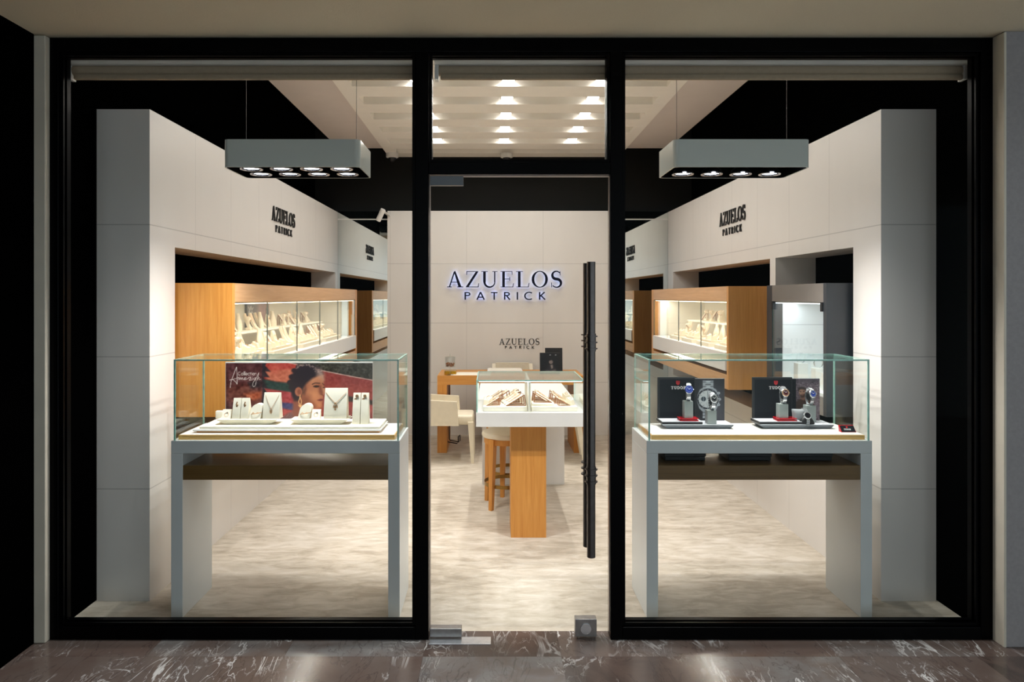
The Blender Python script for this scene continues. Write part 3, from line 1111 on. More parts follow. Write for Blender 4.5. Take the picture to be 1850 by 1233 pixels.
    p.line(o((943, 420), (941, 440)), 9, (232, 176, 120), 4)
    p.line(o((942, 440), (926, 485), (934, 512), (952, 512), (958, 485), (942, 440)), 7, (232, 180, 124), 4)
    p.poly(o((920, 520), (965, 520), (944, 548)), (232, 178, 124), 5)
    # writing: COLLECTION in plain round letters, then a hand-written word
    wht = (236, 226, 222)
    x, cw, y0, yb = 290, 17, 182, 218
    def q(pts, w=4.2):
        p.line([(a - 160, b - 95) for a, b in pts], w, wht, 3.2)
    circ = lambda cx, cy_, rx, ry, a0=0, a1=360: [(cx + rx * math.cos(math.radians(a0 + (a1 - a0) * i / 14)), cy_ + ry * math.sin(math.radians(a0 + (a1 - a0) * i / 14))) for i in range(15)]
    q(circ(303, 201, 13, 17, -45, -315))
    q(circ(333, 207, 10, 11))
    q([(351, 182), (351, 218)])
    q([(361, 182), (361, 218)])
    q([(368, 206), (387, 206)] + circ(377, 207, 10, 11, -5, -320))
    q(circ(403, 207, 10, 11, -45, -315))
    q([(421, 188), (421, 218)]); q([(414, 197), (429, 197)])
    q([(436, 197), (436, 218)]); q([(436, 186), (436, 189)])
    q(circ(452, 207, 9, 11))
    q([(466, 218), (466, 197)]); q([(466, 203), (472, 197), (480, 199), (482, 206), (482, 218)])
    q([(205, 345), (215, 280), (240, 215), (272, 134), (277, 200), (279, 308), (262, 285), (235, 262), (202, 266)], 5)
    q([(202, 266), (240, 258), (300, 240)], 4.5)
    q([(292, 262), (300, 240), (306, 262), (316, 240), (322, 262), (334, 242), (338, 262), (348, 258), (362, 240), (352, 262), (366, 262), (372, 242), (374, 262), (400, 246), (402, 240)], 4.5)
    q([(402, 240), (424, 238), (406, 270), (428, 268)], 5); q([(418, 252), (432, 256)], 4)
    q([(440, 246), (440, 268)], 5); q([(440, 234), (442, 236)], 5)
    q([(470, 244), (456, 246), (452, 260), (466, 262), (474, 244), (478, 290), (470, 325), (452, 335), (440, 320), (448, 290), (478, 250), (508, 190), (500, 230), (490, 268), (500, 246), (512, 242), (512, 262), (526, 258)], 4.5)
    return p


def chrono_print():
    """Close view of a steel chronograph on black."""
    p = Print(264, 385, 76, 110, (26, 26, 30))
    p.poly([(120, 60), (264, 120), (264, 385), (150, 385)], (84, 80, 88), 90, 0.7)
    o = lambda *pts: [(x - 368, y - 215) for x, y in pts]
    st, dk, lt = (150, 156, 160), (52, 54, 60), (190, 196, 200)
    p.poly(o((440, 232), (535, 232), (535, 300), (560, 315), (585, 380), (585, 440), (560, 500), (532, 520), (532, 580), (440, 580), (440, 520), (410, 490), (390, 430), (392, 370), (415, 315), (440, 300)), st, 4)
    for y in (246, 286, 526, 556):
        p.line(o((440, y), (470, y)), 6, dk, 3); p.line(o((508, y), (535, y)), 6, dk, 3)
    for y in (268, 540, 574):
        p.line(o((466, y), (510, y)), 7, dk, 3)
    for y in (240, 292, 532):
        p.line(o((470, y), (506, y)), 8, lt, 4)
    for (x, y) in ((582, 348), (590, 405), (582, 455)):
        p.ell(x - 368, y - 215, 11, 11, lt, 0.4); p.ell(x - 368, y - 215, 5, 5, dk, 0.6)
    p.ell(486 - 368, 403 - 215, 96, 96, (40, 42, 48), 0.06)
    for k in range(12):
        a = k * PI / 6
        p.ell(486 - 368 + 87 * math.cos(a), 403 - 215 + 87 * math.sin(a), 4, 4, (170, 176, 180), 0.8)
    p.ell(484 - 368, 403 - 215, 80, 80, (188, 194, 194), 0.05)
    p.ell(448 - 368, 402 - 215, 22, 22, (40, 52, 60), 0.12)
    p.line(o((448, 382), (448, 422)), 2, (160, 170, 176), 2); p.line(o((430, 402), (466, 402)), 2, (160, 170, 176), 2)
    p.ell(524 - 368, 402 - 215, 22, 22, (60, 66, 72), 0.12)
    p.ell(485 - 368, 446 - 215, 17, 17, (172, 178, 178), 0.2)
    for k in range(12):
        a = k * PI / 6
        p.line([(116 + 62 * math.cos(a), 188 + 62 * math.sin(a)), (116 + 74 * math.cos(a), 188 + 74 * math.sin(a))], 4, (120, 126, 130), 3)
    p.line(o((484, 403), (484, 340)), 4, (90, 96, 100), 3); p.line(o((484, 403), (520, 370)), 4, (90, 96, 100), 3)
    p.grain(3)
    return p


def portrait_print():
    """Bearded person in a brown jacket before a crowd."""
    p = Print(205, 385, 70, 120, (96, 80, 88))
    p.grain(46, sx=1, sy=1)
    p.poly([(0, 0), (205, 0), (205, 40), (0, 20)], (52, 44, 54), 30, 0.7)
    p.poly([(0, 120), (205, 140), (205, 200), (0, 180)], (120, 84, 92), 60, 0.35)
    jk = (66, 40, 28)
    p.poly([(0, 385), (0, 215), (30, 190), (60, 182), (98, 182), (130, 195), (150, 225), (160, 385)], jk, 5)
    p.poly([(84, 182), (100, 186), (140, 230), (150, 300), (120, 290)], (104, 58, 34), 24, 0.8)
    p.line([(78, 200), (84, 385)], 4, (40, 24, 18), 4)
    p.line([(108, 200), (116, 300)], 3, (40, 24, 18), 4, 0.7)
    p.poly([(42, 160), (92, 158), (96, 192), (66, 200), (44, 188)], (136, 96, 78), 6)
    p.poly([(28, 108), (40, 92), (76, 90), (88, 110), (88, 140), (80, 162), (60, 172), (42, 164), (32, 140)], (182, 140, 116), 5)
    p.poly([(60, 100), (88, 110), (86, 150), (66, 160)], (150, 108, 90), 16, 0.6)
    p.poly([(34, 140), (44, 150), (52, 144), (68, 144), (84, 134), (86, 152), (72, 174), (58, 178), (44, 170)], (70, 48, 40), 6)
    p.poly([(50, 148), (68, 147), (66, 153), (52, 154)], (140, 84, 76), 3)
    p.poly([(22, 112), (22, 88), (36, 78), (60, 74), (84, 82), (92, 104), (90, 126), (84, 106), (60, 98), (36, 100), (30, 118)], (52, 38, 34), 5)
    p.line([(36, 116), (50, 114)], 4, (62, 42, 36), 3); p.line([(62, 114), (80, 114)], 4, (62, 42, 36), 3)
    p.ell(44, 122, 5, 3, (40, 30, 30), 0.6); p.ell(70, 121, 5, 3, (40, 30, 30), 0.6)
    p.line([(56, 120), (54, 136), (60, 138)], 3, (140, 100, 84), 3)
    p.grain(3)
    return p


def frame_print():
    p = Print(100, 110, 40, 44, (14, 15, 20))
    p.poly([(28, 110), (30, 84), (44, 68), (56, 60), (72, 62), (84, 80), (88, 110)], (34, 34, 42), 5)
    p.ell(56, 44, 11, 14, (120, 112, 110), 0.3)
    p.poly([(44, 42), (46, 30), (60, 26), (68, 34), (66, 44), (60, 36)], (20, 20, 24), 3)
    p.poly([(54, 64), (64, 62), (66, 80), (58, 84)], (140, 134, 132), 4)
    p.poly([(26, 92), (50, 96), (80, 88), (84, 98), (40, 106)], (104, 98, 98), 5)
    p.ell(52, 8, 4, 3, (150, 150, 160), 0.8); p.ell(82, 8, 4, 3, (150, 150, 160), 0.8)
    p.grain(3)
    return p


def case_print():
    """Dark and rose campaign sheet with a few strokes of writing."""
    p = Print(100, 60, 60, 36, (92, 84, 84))
    p.poly([(48, 0), (100, 0), (100, 60), (46, 60)], (176, 128, 118), 10)
    p.poly([(64, 0), (80, 0), (76, 60), (60, 60)], (140, 92, 90), 8, 0.8)
    p.poly([(86, 20), (100, 18), (100, 60), (84, 60)], (70, 60, 66), 8)
    p.line([(6, 12), (12, 20), (16, 10), (20, 20), (26, 14)], 2, (226, 220, 214), 1.5)
    p.line([(6, 30), (8, 22), (14, 28), (20, 24), (28, 30)], 2, (226, 220, 214), 1.5)
    p.grain(3)
    return p

# ------------------------------------------------------------------ window display tables and glass cases
def display_table(x0, x1, label):
    t = thing('display_table', label, 'table', ((x0 + x1) / 2, 4.01, 0))
    y0, y1 = 3.81, 4.21
    MB().box(x0, x1, y0, y1, 0.871, 0.938, 0.002).build('tabletop', M['table'], t)
    MB().box(x0, x0 + 0.0615, y0, y1, 0, 0.871, 0.002).build('leg', M['table'], t)
    MB().box(x1 - 0.0615, x1, y0, y1, 0, 0.871, 0.002).build('leg', M['table'], t)
    MB().box(x0 + 0.0615, x1 - 0.0615, y0 + 0.004, y1 - 0.004, 0.730, 0.806, 0.001).build('shelf', M['dark_wood'], t)
    return t


def glass_case(name, label, x0, x1, y0, y1, z0, z1, cat='glass case', t=0.008, divider=None):
    c = thing(name, label, cat, ((x0 + x1) / 2, (y0 + y1) / 2, z0))
    g = M['case_glass']
    e = 0.0005
    B(x0 + t, x1 - t, y0, y0 + t, z0, z1 - t).build('front_pane', g, c)
    B(x0 + t, x1 - t, y1 - t, y1, z0, z1 - t).build('rear_pane', g, c)
    B(x0, x0 + t, y0 + t, y1 - t, z0, z1 - t).build('side_pane', g, c)
    B(x1 - t, x1, y0 + t, y1 - t, z0, z1 - t).build('side_pane', g, c)
    B(x0 + t, x1 - t, y0 + t, y1 - t, z1 - t, z1).build('top_pane', g, c)
    m = MB()
    for x in (x0, x1 - t):
        for y in (y0, y1 - t):
            m.box(x, x + t, y, y + t, z0, z1 - t)
        m.box(x, x + t, y0, y1, z1 - t, z1)
    for y in (y0, y1 - t):
        m.box(x0 + t, x1 - t, y, y + t, z1 - t, z1)
    m.build('polished_edge', M['edge'], c)
    return c


TLX0, TLX1 = -1.703, -0.492
TRX0, TRX1 = 0.815, 2.010
display_table(TLX0, TLX1, 'white lacquered display table with dark wood shelf, carrying the jewellery poster case')
display_table(TRX0, TRX1, 'white lacquered display table with dark wood shelf, carrying the watch case')
glass_case('glass_case', 'clear glass case over the jewellery poster and necklaces', -1.691, -0.498, 3.815, 4.205, 0.938, 1.369)
glass_case('glass_case', 'clear glass case over the watches and black display panels', 0.827, 1.998, 3.815, 4.205, 0.938, 1.369)


def plinth(x0, x1, label):
    t = thing('display_plinth', label, 'plinth', ((x0 + x1) / 2, 4.01, 0.938))
    MB().box(x0, x1, 3.838, 4.192, 0.938, 0.962, 0.001).build('base', M['pale_wood'], t)
    MB().box(x0 + 0.004, x1 - 0.004, 3.842, 4.188, 0.962, 0.965).build('top', M['white'], t)
    return t


plinth(-1.676, -0.522, 'pale oak plinth with white top under the jewellery poster')
plinth(0.848, 1.985, 'pale oak plinth with white top under the watch stands')
t = thing('riser', 'low stepped riser with oak foot and cream pad on the jewellery plinth', 'riser', (-1.10, 4.03, 0.965))
MB().box(-1.605, -0.615, 3.900, 4.150, 0.965, 0.975, 0.001).build('foot', M['oak_x'], t)
MB().box(-1.620, -0.605, 3.885, 4.160, 0.975, 0.983, 0.001).build('board', M['white'], t)
MB().box(-1.592, -0.612, 3.905, 4.160, 0.983, 0.997, 0.004, 3).build('pad', M['pad'], t, True)
PADZ = 0.997
# poster
t = thing('poster', 'framed campaign poster of a person with a gold earring before red cloth', 'poster', (-1.113, 4.172, PADZ - 0.032))
B(PX(407, 4.172), PX(673.5, 4.172), 4.174, 4.188, 0.9655, PZ(654.5, 4.172)).build('board', M['white'], t)
jewellery_poster().build('picture', (PX(408, 4.172), 4.1725, 0.968), PX(673, 4.172) - PX(408, 4.172), PZ(656.5, 4.172) - 0.968, t)


def boat_tray(xa, xb, label):
    m = MB()
    y0, y1, zt, zb = 3.952, 4.062, PADZ + 0.028, PADZ
    m.hexa([(xa + 0.05, y0 + 0.018, zb), (xb - 0.05, y0 + 0.018, zb), (xb - 0.05, y1 - 0.018, zb), (xa + 0.05, y1 - 0.018, zb)],
           [(xa, y0, zt), (xb, y0, zt), (xb, y1, zt), (xa, y1, zt)])
    return tag(m.build('display_tray', M['pad']), label, 'tray', 'cream trays in the jewellery window')


boat_tray(-1.520, -1.180, 'cream flared display tray nearer the poster lettering, carrying two-part earring stand')
boat_tray(-1.116, -0.792, 'cream flared display tray carrying the large necklace stand')
TZ = PADZ + 0.028


def lean_stand(name, label, cat, x, y, z, w, h, split=False, lean=0.25, depth=0.05, group=None):
    """Upright jewellery stand: gently curved front leaning back, open wedge behind."""
    n = 8
    front = [(y + lean * h * (i / n) ** 1.6, z + h * i / n) for i in range(n + 1)]
    back = [(front[-1][0] + 0.006, front[-1][1]), (y + depth + 0.02, z)]
    t = thing(name, label, cat, (x, y, z), 0, group)
    if split:
        for s in (-1, 1):
            MB().prism(front + back, lambda u, v, q: (q, u, v), x + s * (w / 4 + 0.0006) - w / 4 + 0.0012, x + s * (w / 4 + 0.0006) + w / 4 - 0.0012).build('panel', M['pad'], t, True)
    else:
        MB().prism(front + back, lambda u, v, q: (q, u, v), x - w / 2, x + w / 2).build('panel', M['pad'], t, True)
    return (lambda f: (y + lean * h * f ** 1.6, z + h * f)), t


def necklace(label, x, fn, w, f_top, f_low, r=0.0011, big=1.0):
    t = thing('necklace', label, 'necklace', (x, fn(f_low)[0] - 0.004, fn(f_low)[1]))
    pts = []
    for i in range(17):
        a = -1 + 2 * i / 16
        f = f_low + (f_top - f_low) * abs(a) ** 1.15
        yy, zz = fn(f)
        pts.append((x + a * w / 2, yy - 0.003, zz))
    MB().tube(pts, r, 6).build('chain', M['gold'], t, True)
    yy, zz = fn(f_low)
    m = MB()
    m.tube([(x + 0.009 * big * math.cos(q), yy - 0.005, zz - 0.018 * big + 0.016 * big * math.sin(q)) for q in np.linspace(0, 2 * PI, 13)[:-1]], 0.0016 * big, 6, True)
    m.cyl((x, yy - 0.009, zz - 0.016 * big), 0.0055 * big, 0.004, 'Y', 12)
    m.cyl((x, yy - 0.009, zz - 0.027 * big), 0.004 * big, 0.004, 'Y', 12)
    m.cyl((x, yy - 0.009, zz), 0.004 * big, 0.004, 'Y', 10)
    m.build('pendant', M['gold'], t, True)


def earring(label, x, fn, f, size, group):
    yy, zz = fn(f)
    t = thing('earring', label, 'earring', (x, yy - 0.004, zz), 0, group)
    m = MB()
    m.cyl((x, yy - 0.007, zz), 0.0035 * size, 0.005, 'Y', 10)
    m.cyl((x - 0.003 * size, yy - 0.007, zz - 0.007 * size), 0.003 * size, 0.005, 'Y', 10)
    m.build('stud', M['gold'], t, True)
    m = MB()
    m.tube([(x + 0.0065 * size * math.cos(q), yy - 0.005, zz - 0.020 * size + 0.010 * size * math.sin(q)) for q in np.linspace(0, 2 * PI, 13)[:-1]], 0.0016 * size, 6, True)
    m.cyl((x, yy - 0.008, zz - 0.020 * size), 0.0045 * size, 0.004, 'Y', 10)
    m.build('drop', M['gold'], t, True)


def ring_card(label, rlabel, x, y, z):
    w, h = 0.048, 0.05
    m = MB().prism([(y, z), (y + 0.028, z + h), (y + 0.034, z + h), (y + 0.034, z)], lambda u, v, q: (q, u, v), x - w / 2, x + w / 2)
    tag(m.build('jewellery_card', M['pad']), label, 'jewellery card')
    t = thing('ring', rlabel, 'ring', (x, y + 0.006, z + 0.02))
    MB().tube([(x + 0.011 * math.cos(q), y + 0.006 + 0.5 * (0.014 + 0.011 * math.sin(q)), z + 0.012 + 0.011 * math.sin(q) + 0.010) for q in np.linspace(0, 2 * PI, 15)[:-1]], 0.0015, 6, True).build('band', M['gold'], t, True)
    MB().lathe([(0.0, 0.005), (0.004, 0.001), (0.0, -0.004)], (x + 0.004, y + 0.018, z + 0.033), 8).build('stone', M['dark_steel'], t)


def bracelet_roll(label, blabel, x, y, z):
    """Half-round upright roll with a bangle round it."""
    n = 12
    prof = [(x - 0.032, 0.0)] + [(x + 0.032 * math.cos(PI - PI * i / n), 0.048 + 0.032 * math.sin(PI * i / n)) for i in range(n + 1)] + [(x + 0.032, 0.0)]
    m = MB().prism(prof, lambda u, v, q: (u + v * 0.16 - 0.006, y + q + v * 0.35, z + v), 0.0, 0.045)
    tag(m.build('bracelet_roll', M['pad'], None, True), label, 'bracelet stand')
    t = thing('bracelet', blabel, 'bracelet', (x, y, z + 0.03))
    pts = [(x + 0.036 * math.cos(a) + 0.0, y + 0.030 + 0.030 * math.sin(a), z + 0.030 + 0.006 * math.cos(a)) for a in np.linspace(0, 2 * PI, 25)[:-1]]
    MB().tube(pts, 0.0017, 6, True).build('bangle', M['gold'], t, True)
    m = MB()
    for s in (-1, 1):
        m.tube([(x + s * 0.004, y - 0.001, z + 0.030), (x + s * 0.012, y + 0.001, z + 0.037), (x + s * 0.018, y + 0.004, z + 0.030)], 0.0018, 6)
    m.build('knot', M['gold'], t, True)


YS = 3.972
ring_card('small cream card at the end of the tray under the poster lettering', 'small gold ring with dark stone on the end card', -1.474, YS, TZ)
fn, s = lean_stand('earring_stand', 'short two-part cream earring stand under the poster lettering', 'earring stand', -1.396, YS + 0.006, TZ, 0.090, 0.112, True)
earring('gold drop earring on the short stand, further from the portrait', -1.418, fn, 0.80, 1.0, 'earrings on the short stand')
earring('gold drop earring on the short stand, nearer the portrait', -1.374, fn, 0.80, 1.0, 'earrings on the short stand')
bracelet_roll('cream bracelet roll between earring stand and small necklace stand', 'gold bangle on the roll beside the small necklace stand', -1.312, YS + 0.004, TZ)
fn, s = lean_stand('necklace_stand', 'narrow cream necklace stand in front of the striped cloth on the poster', 'necklace stand', -1.226, YS + 0.006, TZ, 0.092, 0.142)
necklace('fine gold necklace with small drop on the narrow stand', -1.226, fn, 0.074, 0.90, 0.40, 0.0009, 0.75)
bracelet_roll('cream bracelet roll under the neck of the poster portrait', 'gold bangle on the roll under the poster portrait', -1.040, YS + 0.004, TZ)
ring_card('small cream card beside the large necklace stand', 'small gold ring on the card beside the large necklace stand', -0.978, YS, TZ)
fn, s = lean_stand('necklace_stand', 'wide cream necklace stand with a large openwork pendant', 'necklace stand', -0.872, YS + 0.008, TZ, 0.126, 0.166)
necklace('gold necklace with large openwork pendant on the wide stand', -0.872, fn, 0.112, 0.86, 0.52, 0.0013, 1.3)
t = tag(MB().box(-0.803, -0.793, 4.000, 4.03, TZ, TZ + 0.012, 0.002).build('display_peg', M['pad']), 'tiny cream peg behind the wide necklace stand', 'display peg')
fn, s = lean_stand('earring_stand', 'tall two-part cream earring stand standing off the trays', 'earring stand', -0.733, 3.975, PADZ, 0.088, 0.168, True)
earring('large gold leaf earring on the tall stand, nearer the necklace', -0.755, fn, 0.90, 2.5, 'earrings on the tall stand')
earring('large gold leaf earring on the tall stand, further from the necklace', -0.711, fn, 0.90, 2.5, 'earrings on the tall stand')
t = thing('jewellery_box', 'small cream box on an oak block behind the poster edge', 'jewellery box', (-1.574, 4.15, 0.965))
MB().box(-1.602, -1.556, 4.165, 4.187, 0.965, 0.995, 0.001).build('block', M['oak'], t)
MB().box(-1.604, -1.554, 4.163, 4.188, 0.995, 1.040, 0.003).build('box', M['pad'], t, True)

# ------------------------------------------------------------------ watches window
PZ0 = 0.965


def shield(fn, t0, t1, name, parent, s=1.0):
    m = MB()
    out = [(-0.5, 0.5), (0.5, 0.5), (0.5, -0.1), (0.36, -0.42), (0, -0.62), (-0.36, -0.42), (-0.5, -0.1)]
    inn = [(a * 0.74, b * 0.74) for a, b in out]
    for i in range(len(out)):
        j = (i + 1) % len(out)
        m.prism([(a * s, b * s) for a, b in (out[i], out[j], inn[j], inn[i])], fn, t0, t1)
    m.prism([(a * s, b * s) for a, b in ((-0.4, 0.16), (0.4, 0.16), (0.4, 0.02), (-0.4, 0.02))], fn, t0, t1)
    m.prism([(a * s, b * s) for a, b in ((-0.4, -0.06), (0.4, -0.06), (0.3, -0.34), (0, -0.5), (-0.3, -0.34))], fn, t0, t1)
    m.prism([(a * s, b * s) for a, b in ((-0.06, 0.5), (0.06, 0.5), (0.06, 0.1), (-0.06, 0.1))], fn, t0, t1)
    return m.build(name, M['logo_red'], parent)


def watch_display(xa, xb, xp, xq0, xq1, label, pic, base_label, px_):
    """Stepped base with a logo panel and a picture panel."""
    yf, yb = 4.000, 4.150
    t = thing('watch_display', label, 'watch display', ((xa + xb) / 2, 4.07, PZ0))
    MB().hexa([(xa + 0.03, yf + 0.012, PZ0), (xb - 0.015, yf + 0.012, PZ0), (xb - 0.015, yb, PZ0), (xa + 0.03, yb, PZ0)],
              [(xa, yf, PZ0 + 0.022), (xb, yf, PZ0 + 0.022), (xb, yb, PZ0 + 0.022), (xa, yb, PZ0 + 0.022)]).build('base', M['grey_blue'], t)
    B(xa + 0.002, xb - 0.002, yf + 0.002, yb - 0.002, PZ0 + 0.022, PZ0 + 0.0245).build('base_top', M['silver'], t)
    MB().box(xa, xp + 0.012, yf + 0.01, yb, PZ0 + 0.0245, PZ0 + 0.0375, 0.001).build('upper_board', M['black'], t)
    MB().box(xa + 0.002, xp + 0.010, yf + 0.012, yb - 0.002, PZ0 + 0.0375, PZ0 + 0.0405).build('upper_board_top', M['silver'], t)
    zt = PZ(682, 4.12)
    p = MB().box(xa, xp, 4.118, 4.132, PZ0 + 0.0405, zt, 0.001).build('logo_panel', M['black'], t)
    MB().box(xa + 0.012, xp - 0.004, 4.1165, 4.119, PZ0 + 0.045, zt - 0.012).build('textile', M['panel_black'], p)
    lx = PX(px_, 4.115)
    lettering('TUDOR', slab_glyph, 0.0165, 0.086, 0.10, lambda u, v, q: (lx - 0.043 + u, 4.1165 - q, PZ(703.5, 4.115) + v), 0.0, 0.003, 'logo_lettering', M['logo_white'], p)
    shield(lambda u, v, q: (lx - 0.004 + u, 4.1165 - q, PZ(692, 4.115) + v), 0.0, 0.003, 'logo_shield', p, 0.021)
    z2 = PZ(684.5, 4.13)
    pp = MB().box(xq0, xq1, 4.134, 4.146, PZ0 + 0.0245, z2, 0.001).build('picture_panel', M['grey_blue'], t)
    if xq0 - xp > 0.005:
        MB().box(xp, xq0, 4.122, 4.140, PZ0 + 0.0245, z2, 0.001).build('spine', M['panel_black'], t)
    pic.build('picture', (xq0 + 0.001, 4.1335, PZ0 + 0.026), xq1 - xq0 - 0.002, z2 - PZ0 - 0.027, pp)
    return t


s_ = lambda px: PX(px, 4.0)
S_ = lambda px: PX(px, 4.12)
watch_display(s_(1197), s_(1326), S_(1255.6), S_(1255.6), S_(1310.5), 'black watch display whose picture panel shows a pale-dialled chronograph', chrono_print(), '', 1226)
watch_display(s_(1373.5), s_(1507), S_(1431), S_(1438.5), S_(1483), 'black watch display whose picture panel shows a bearded person in brown', portrait_print(), '', 1403)


def acrylic(x0, x1, y0, y1, z, label):
    m = MB()
    m.box(x0, x1, y0, y1, z, z + 0.006, 0.001)
    m.box(x0 + 0.012, x1 - 0.012, y0 + 0.008, y1 - 0.008, z + 0.006, z + 0.011, 0.001)
    m.box(x0, x1, y0, y1, z + 0.011, z + 0.016, 0.001)
    return tag(m.build('acrylic_block', M['red']), label, 'acrylic block')


ZU = PZ0 + 0.0405
ZL = PZ0 + 0.0245
acrylic(s_(1230), s_(1264), 4.018, 4.085, ZU, 'translucent red acrylic block under the blue-dialled watch')
acrylic(s_(1407), s_(1443), 4.018, 4.085, ZU, 'translucent red acrylic block under the watch beside the bearded portrait')


def pedestal(x, y, z, w, h, label):
    return tag(MB().box(x - w / 2, x + w / 2, y, y + w, z, z + h, 0.001).build('watch_pedestal', M['grey']), label, 'pedestal', 'grey pedestals of the watch window')


ZA = ZU + 0.016
pedestal(s_(1247), 4.028, ZA, 0.048, 0.094, 'grey pedestal on red acrylic carrying the blue-dialled watch')
pedestal(s_(1288), 4.015, ZL, 0.050, 0.076, 'low grey pedestal in front of the chronograph picture')
pedestal(s_(1420), 4.028, ZA, 0.050, 0.078, 'grey pedestal on red acrylic beside the bearded portrait')
pedestal(s_(1475), 4.062, ZL, 0.052, 0.096, 'grey pedestal behind the cushion, in front of the bearded portrait')


def watch(x, y, z, h, dial, bezel, label, turn=0.0, lean=0.0):
    """Steel watch closed round a display cuff: link bracelet, case, bezel, dial, hands, crown."""
    t = thing('watch', label, 'watch', (0, 0, 0), 0, 'watches in the window')
    Mx = Matrix.Translation((x, y, z)) @ Matrix.Rotation(turn, 4, 'Z') @ Matrix.Rotation(lean, 4, 'X')
    ry, rz = h * 0.27, h * 0.5
    m = MB()
    N = 22
    for i in range(N):
        a = 2 * PI * i / N
        if 0.30 < ((a / (2 * PI)) + 0.5) % 1.0 < 0.0:
            continue
        yy, zz = -ry * math.cos(a), rz + rz * math.sin(a)
        if -0.35 < math.sin(a - 0.42) and math.cos(a - 0.42) > 0.86:
            continue
        tang = math.atan2(rz * math.cos(a), ry * math.sin(a))
        w = 0.022 if math.cos(a) > 0 else 0.018
        L = 0.5 * 2 * PI / N * math.hypot(ry * math.sin(a), rz * math.cos(a)) * 0.92
        for s, ww in ((-1, 0.3), (0, 0.36), (1, 0.3)):
            cx = s * w * 0.34
            m.box(cx - w * ww / 2, cx + w * ww / 2, -L, L, -0.0017, 0.0017, 0.0005, 1, Matrix.Translation((0, yy, zz)) @ Matrix.Rotation(tang, 4, 'X'))
    b = m.xform(Mx).build('bracelet', M['steel'], t)
    # head sits on the upper front of the loop
    a = 0.42
    C = Matrix.Translation((0, -ry * math.cos(a) - 0.002, rz + rz * math.sin(a) * 0.92)) @ Matrix.Rotation(-0.28, 4, 'X') @ Matrix.Rotation(PI / 2, 4, 'X')
    r = h * 0.235
    m = MB().lathe([(0.0, -0.004), (r * 0.86, -0.004), (r, -0.001), (r, 0.003), (r * 0.93, 0.0045), (0, 0.0045)], n=32)
    for s in (-1, 1):
        for q in (-1, 1):
            m.box(s * r * 0.42 - 0.0028, s * r * 0.42 + 0.0028, q * r * 0.86 - 0.0045, q * r * 0.86 + 0.0045, -0.003, 0.002, 0.0008, 1)
    m.xform(Mx @ C).build('case', M['steel'], t, True)
    MB().lathe([(r * 0.74, 0.0046), (r * 0.95, 0.0046), (r * 0.90, 0.0066), (r * 0.76, 0.0066)], n=32, closed=True).xform(Mx @ C).build('bezel', bezel, t, True)
    d = MB().cyl((0, 0, 0.0047), r * 0.75, 0.0006, 'Z', 32).xform(Mx @ C).build('dial', dial, t)
    m = MB()
    m.box(-0.0007, 0.0007, -0.001, r * 0.6, 0.0056, 0.006, M=Matrix.Rotation(0.7, 4, 'Z'))
    m.box(-0.0009, 0.0009, -0.001, r * 0.42, 0.0056, 0.006, M=Matrix.Rotation(-1.0, 4, 'Z'))
    for k in range(12):
        m.box(-0.0008, 0.0008, r * 0.56, r * 0.68, 0.0054, 0.0057, M=Matrix.Rotation(k * PI / 6, 4, 'Z'))
    m.xform(Mx @ C).build('hands', M['logo_white'], d)
    MB().cyl((r * 0.97, 0, 0.0005), 0.0022, 0.005, 'X', 10).xform(Mx @ C).build('crown', M['steel'], t, True)
    cu = MB()
    cu.cyl((-0.006, 0, rz * 0.95), ry * 0.72, 0.012, 'X', 18)
    cu.box(-0.007, 0.007, -0.012, 0.012, 0.0, 0.006)
    cu.xform(Mx @ Matrix.Diagonal((1, 1, 1, 1))).build('cuff', M['black'], t, True)
    return t


watch(s_(1248), 4.052, ZA + 0.094, 0.098, M['blue_dial'], M['blue_dial'], 'steel watch with bright blue dial on the tallest pedestal', -0.12)
watch(s_(1290), 4.040, ZL + 0.076, 0.098, M['dark_dial'], M['steel'], 'steel watch in front of the chronograph picture', 0.12)
watch(s_(1421.5), 4.052, ZA + 0.078, 0.094, M['red_dial'], M['gold'], 'steel watch with wine and rose bezel beside the bearded portrait', 0.1)
watch(s_(1475), 4.088, ZL + 0.096, 0.098, M['blue_dial'], M['steel'], 'steel watch in front of the crowd in the bearded portrait', 0.25)
# cushions
def cushion(name, label, x, y, z, w, h, d, mat, lean=0.15):
    rows = []
    n, m_ = 14, 14
    mb = MB()
    for sgn in (-1, 1):
        g = []
        for j in range(m_ + 1):
            v = -1 + 2 * j / m_
            row = []
            for i in range(n + 1):
                u = -1 + 2 * i / n
                puff = (max(0, 1 - u ** 4) * max(0, 1 - v ** 4)) ** 0.55
                pin = 1 - 0.07 * (1 - abs(u) ** 2) if abs(v) > 0.999 else 1
                uu = u * (1 - 0.06 * (1 - v * v))
                vv = v * (1 - 0.06 * (1 - u * u))
                zz = z + h / 2 + vv * h / 2 * 0.97
                row.append((x + uu * w / 2, y + sgn * d / 2 * puff + (zz - z) * lean, zz))
            g.append(row)
        mb.sheet(g)
    bmesh.ops.remove_doubles(mb.bm, verts=mb.bm.verts, dist=1e-5)
    return tag(mb.build(name, mat, None, True), label, 'cushion')


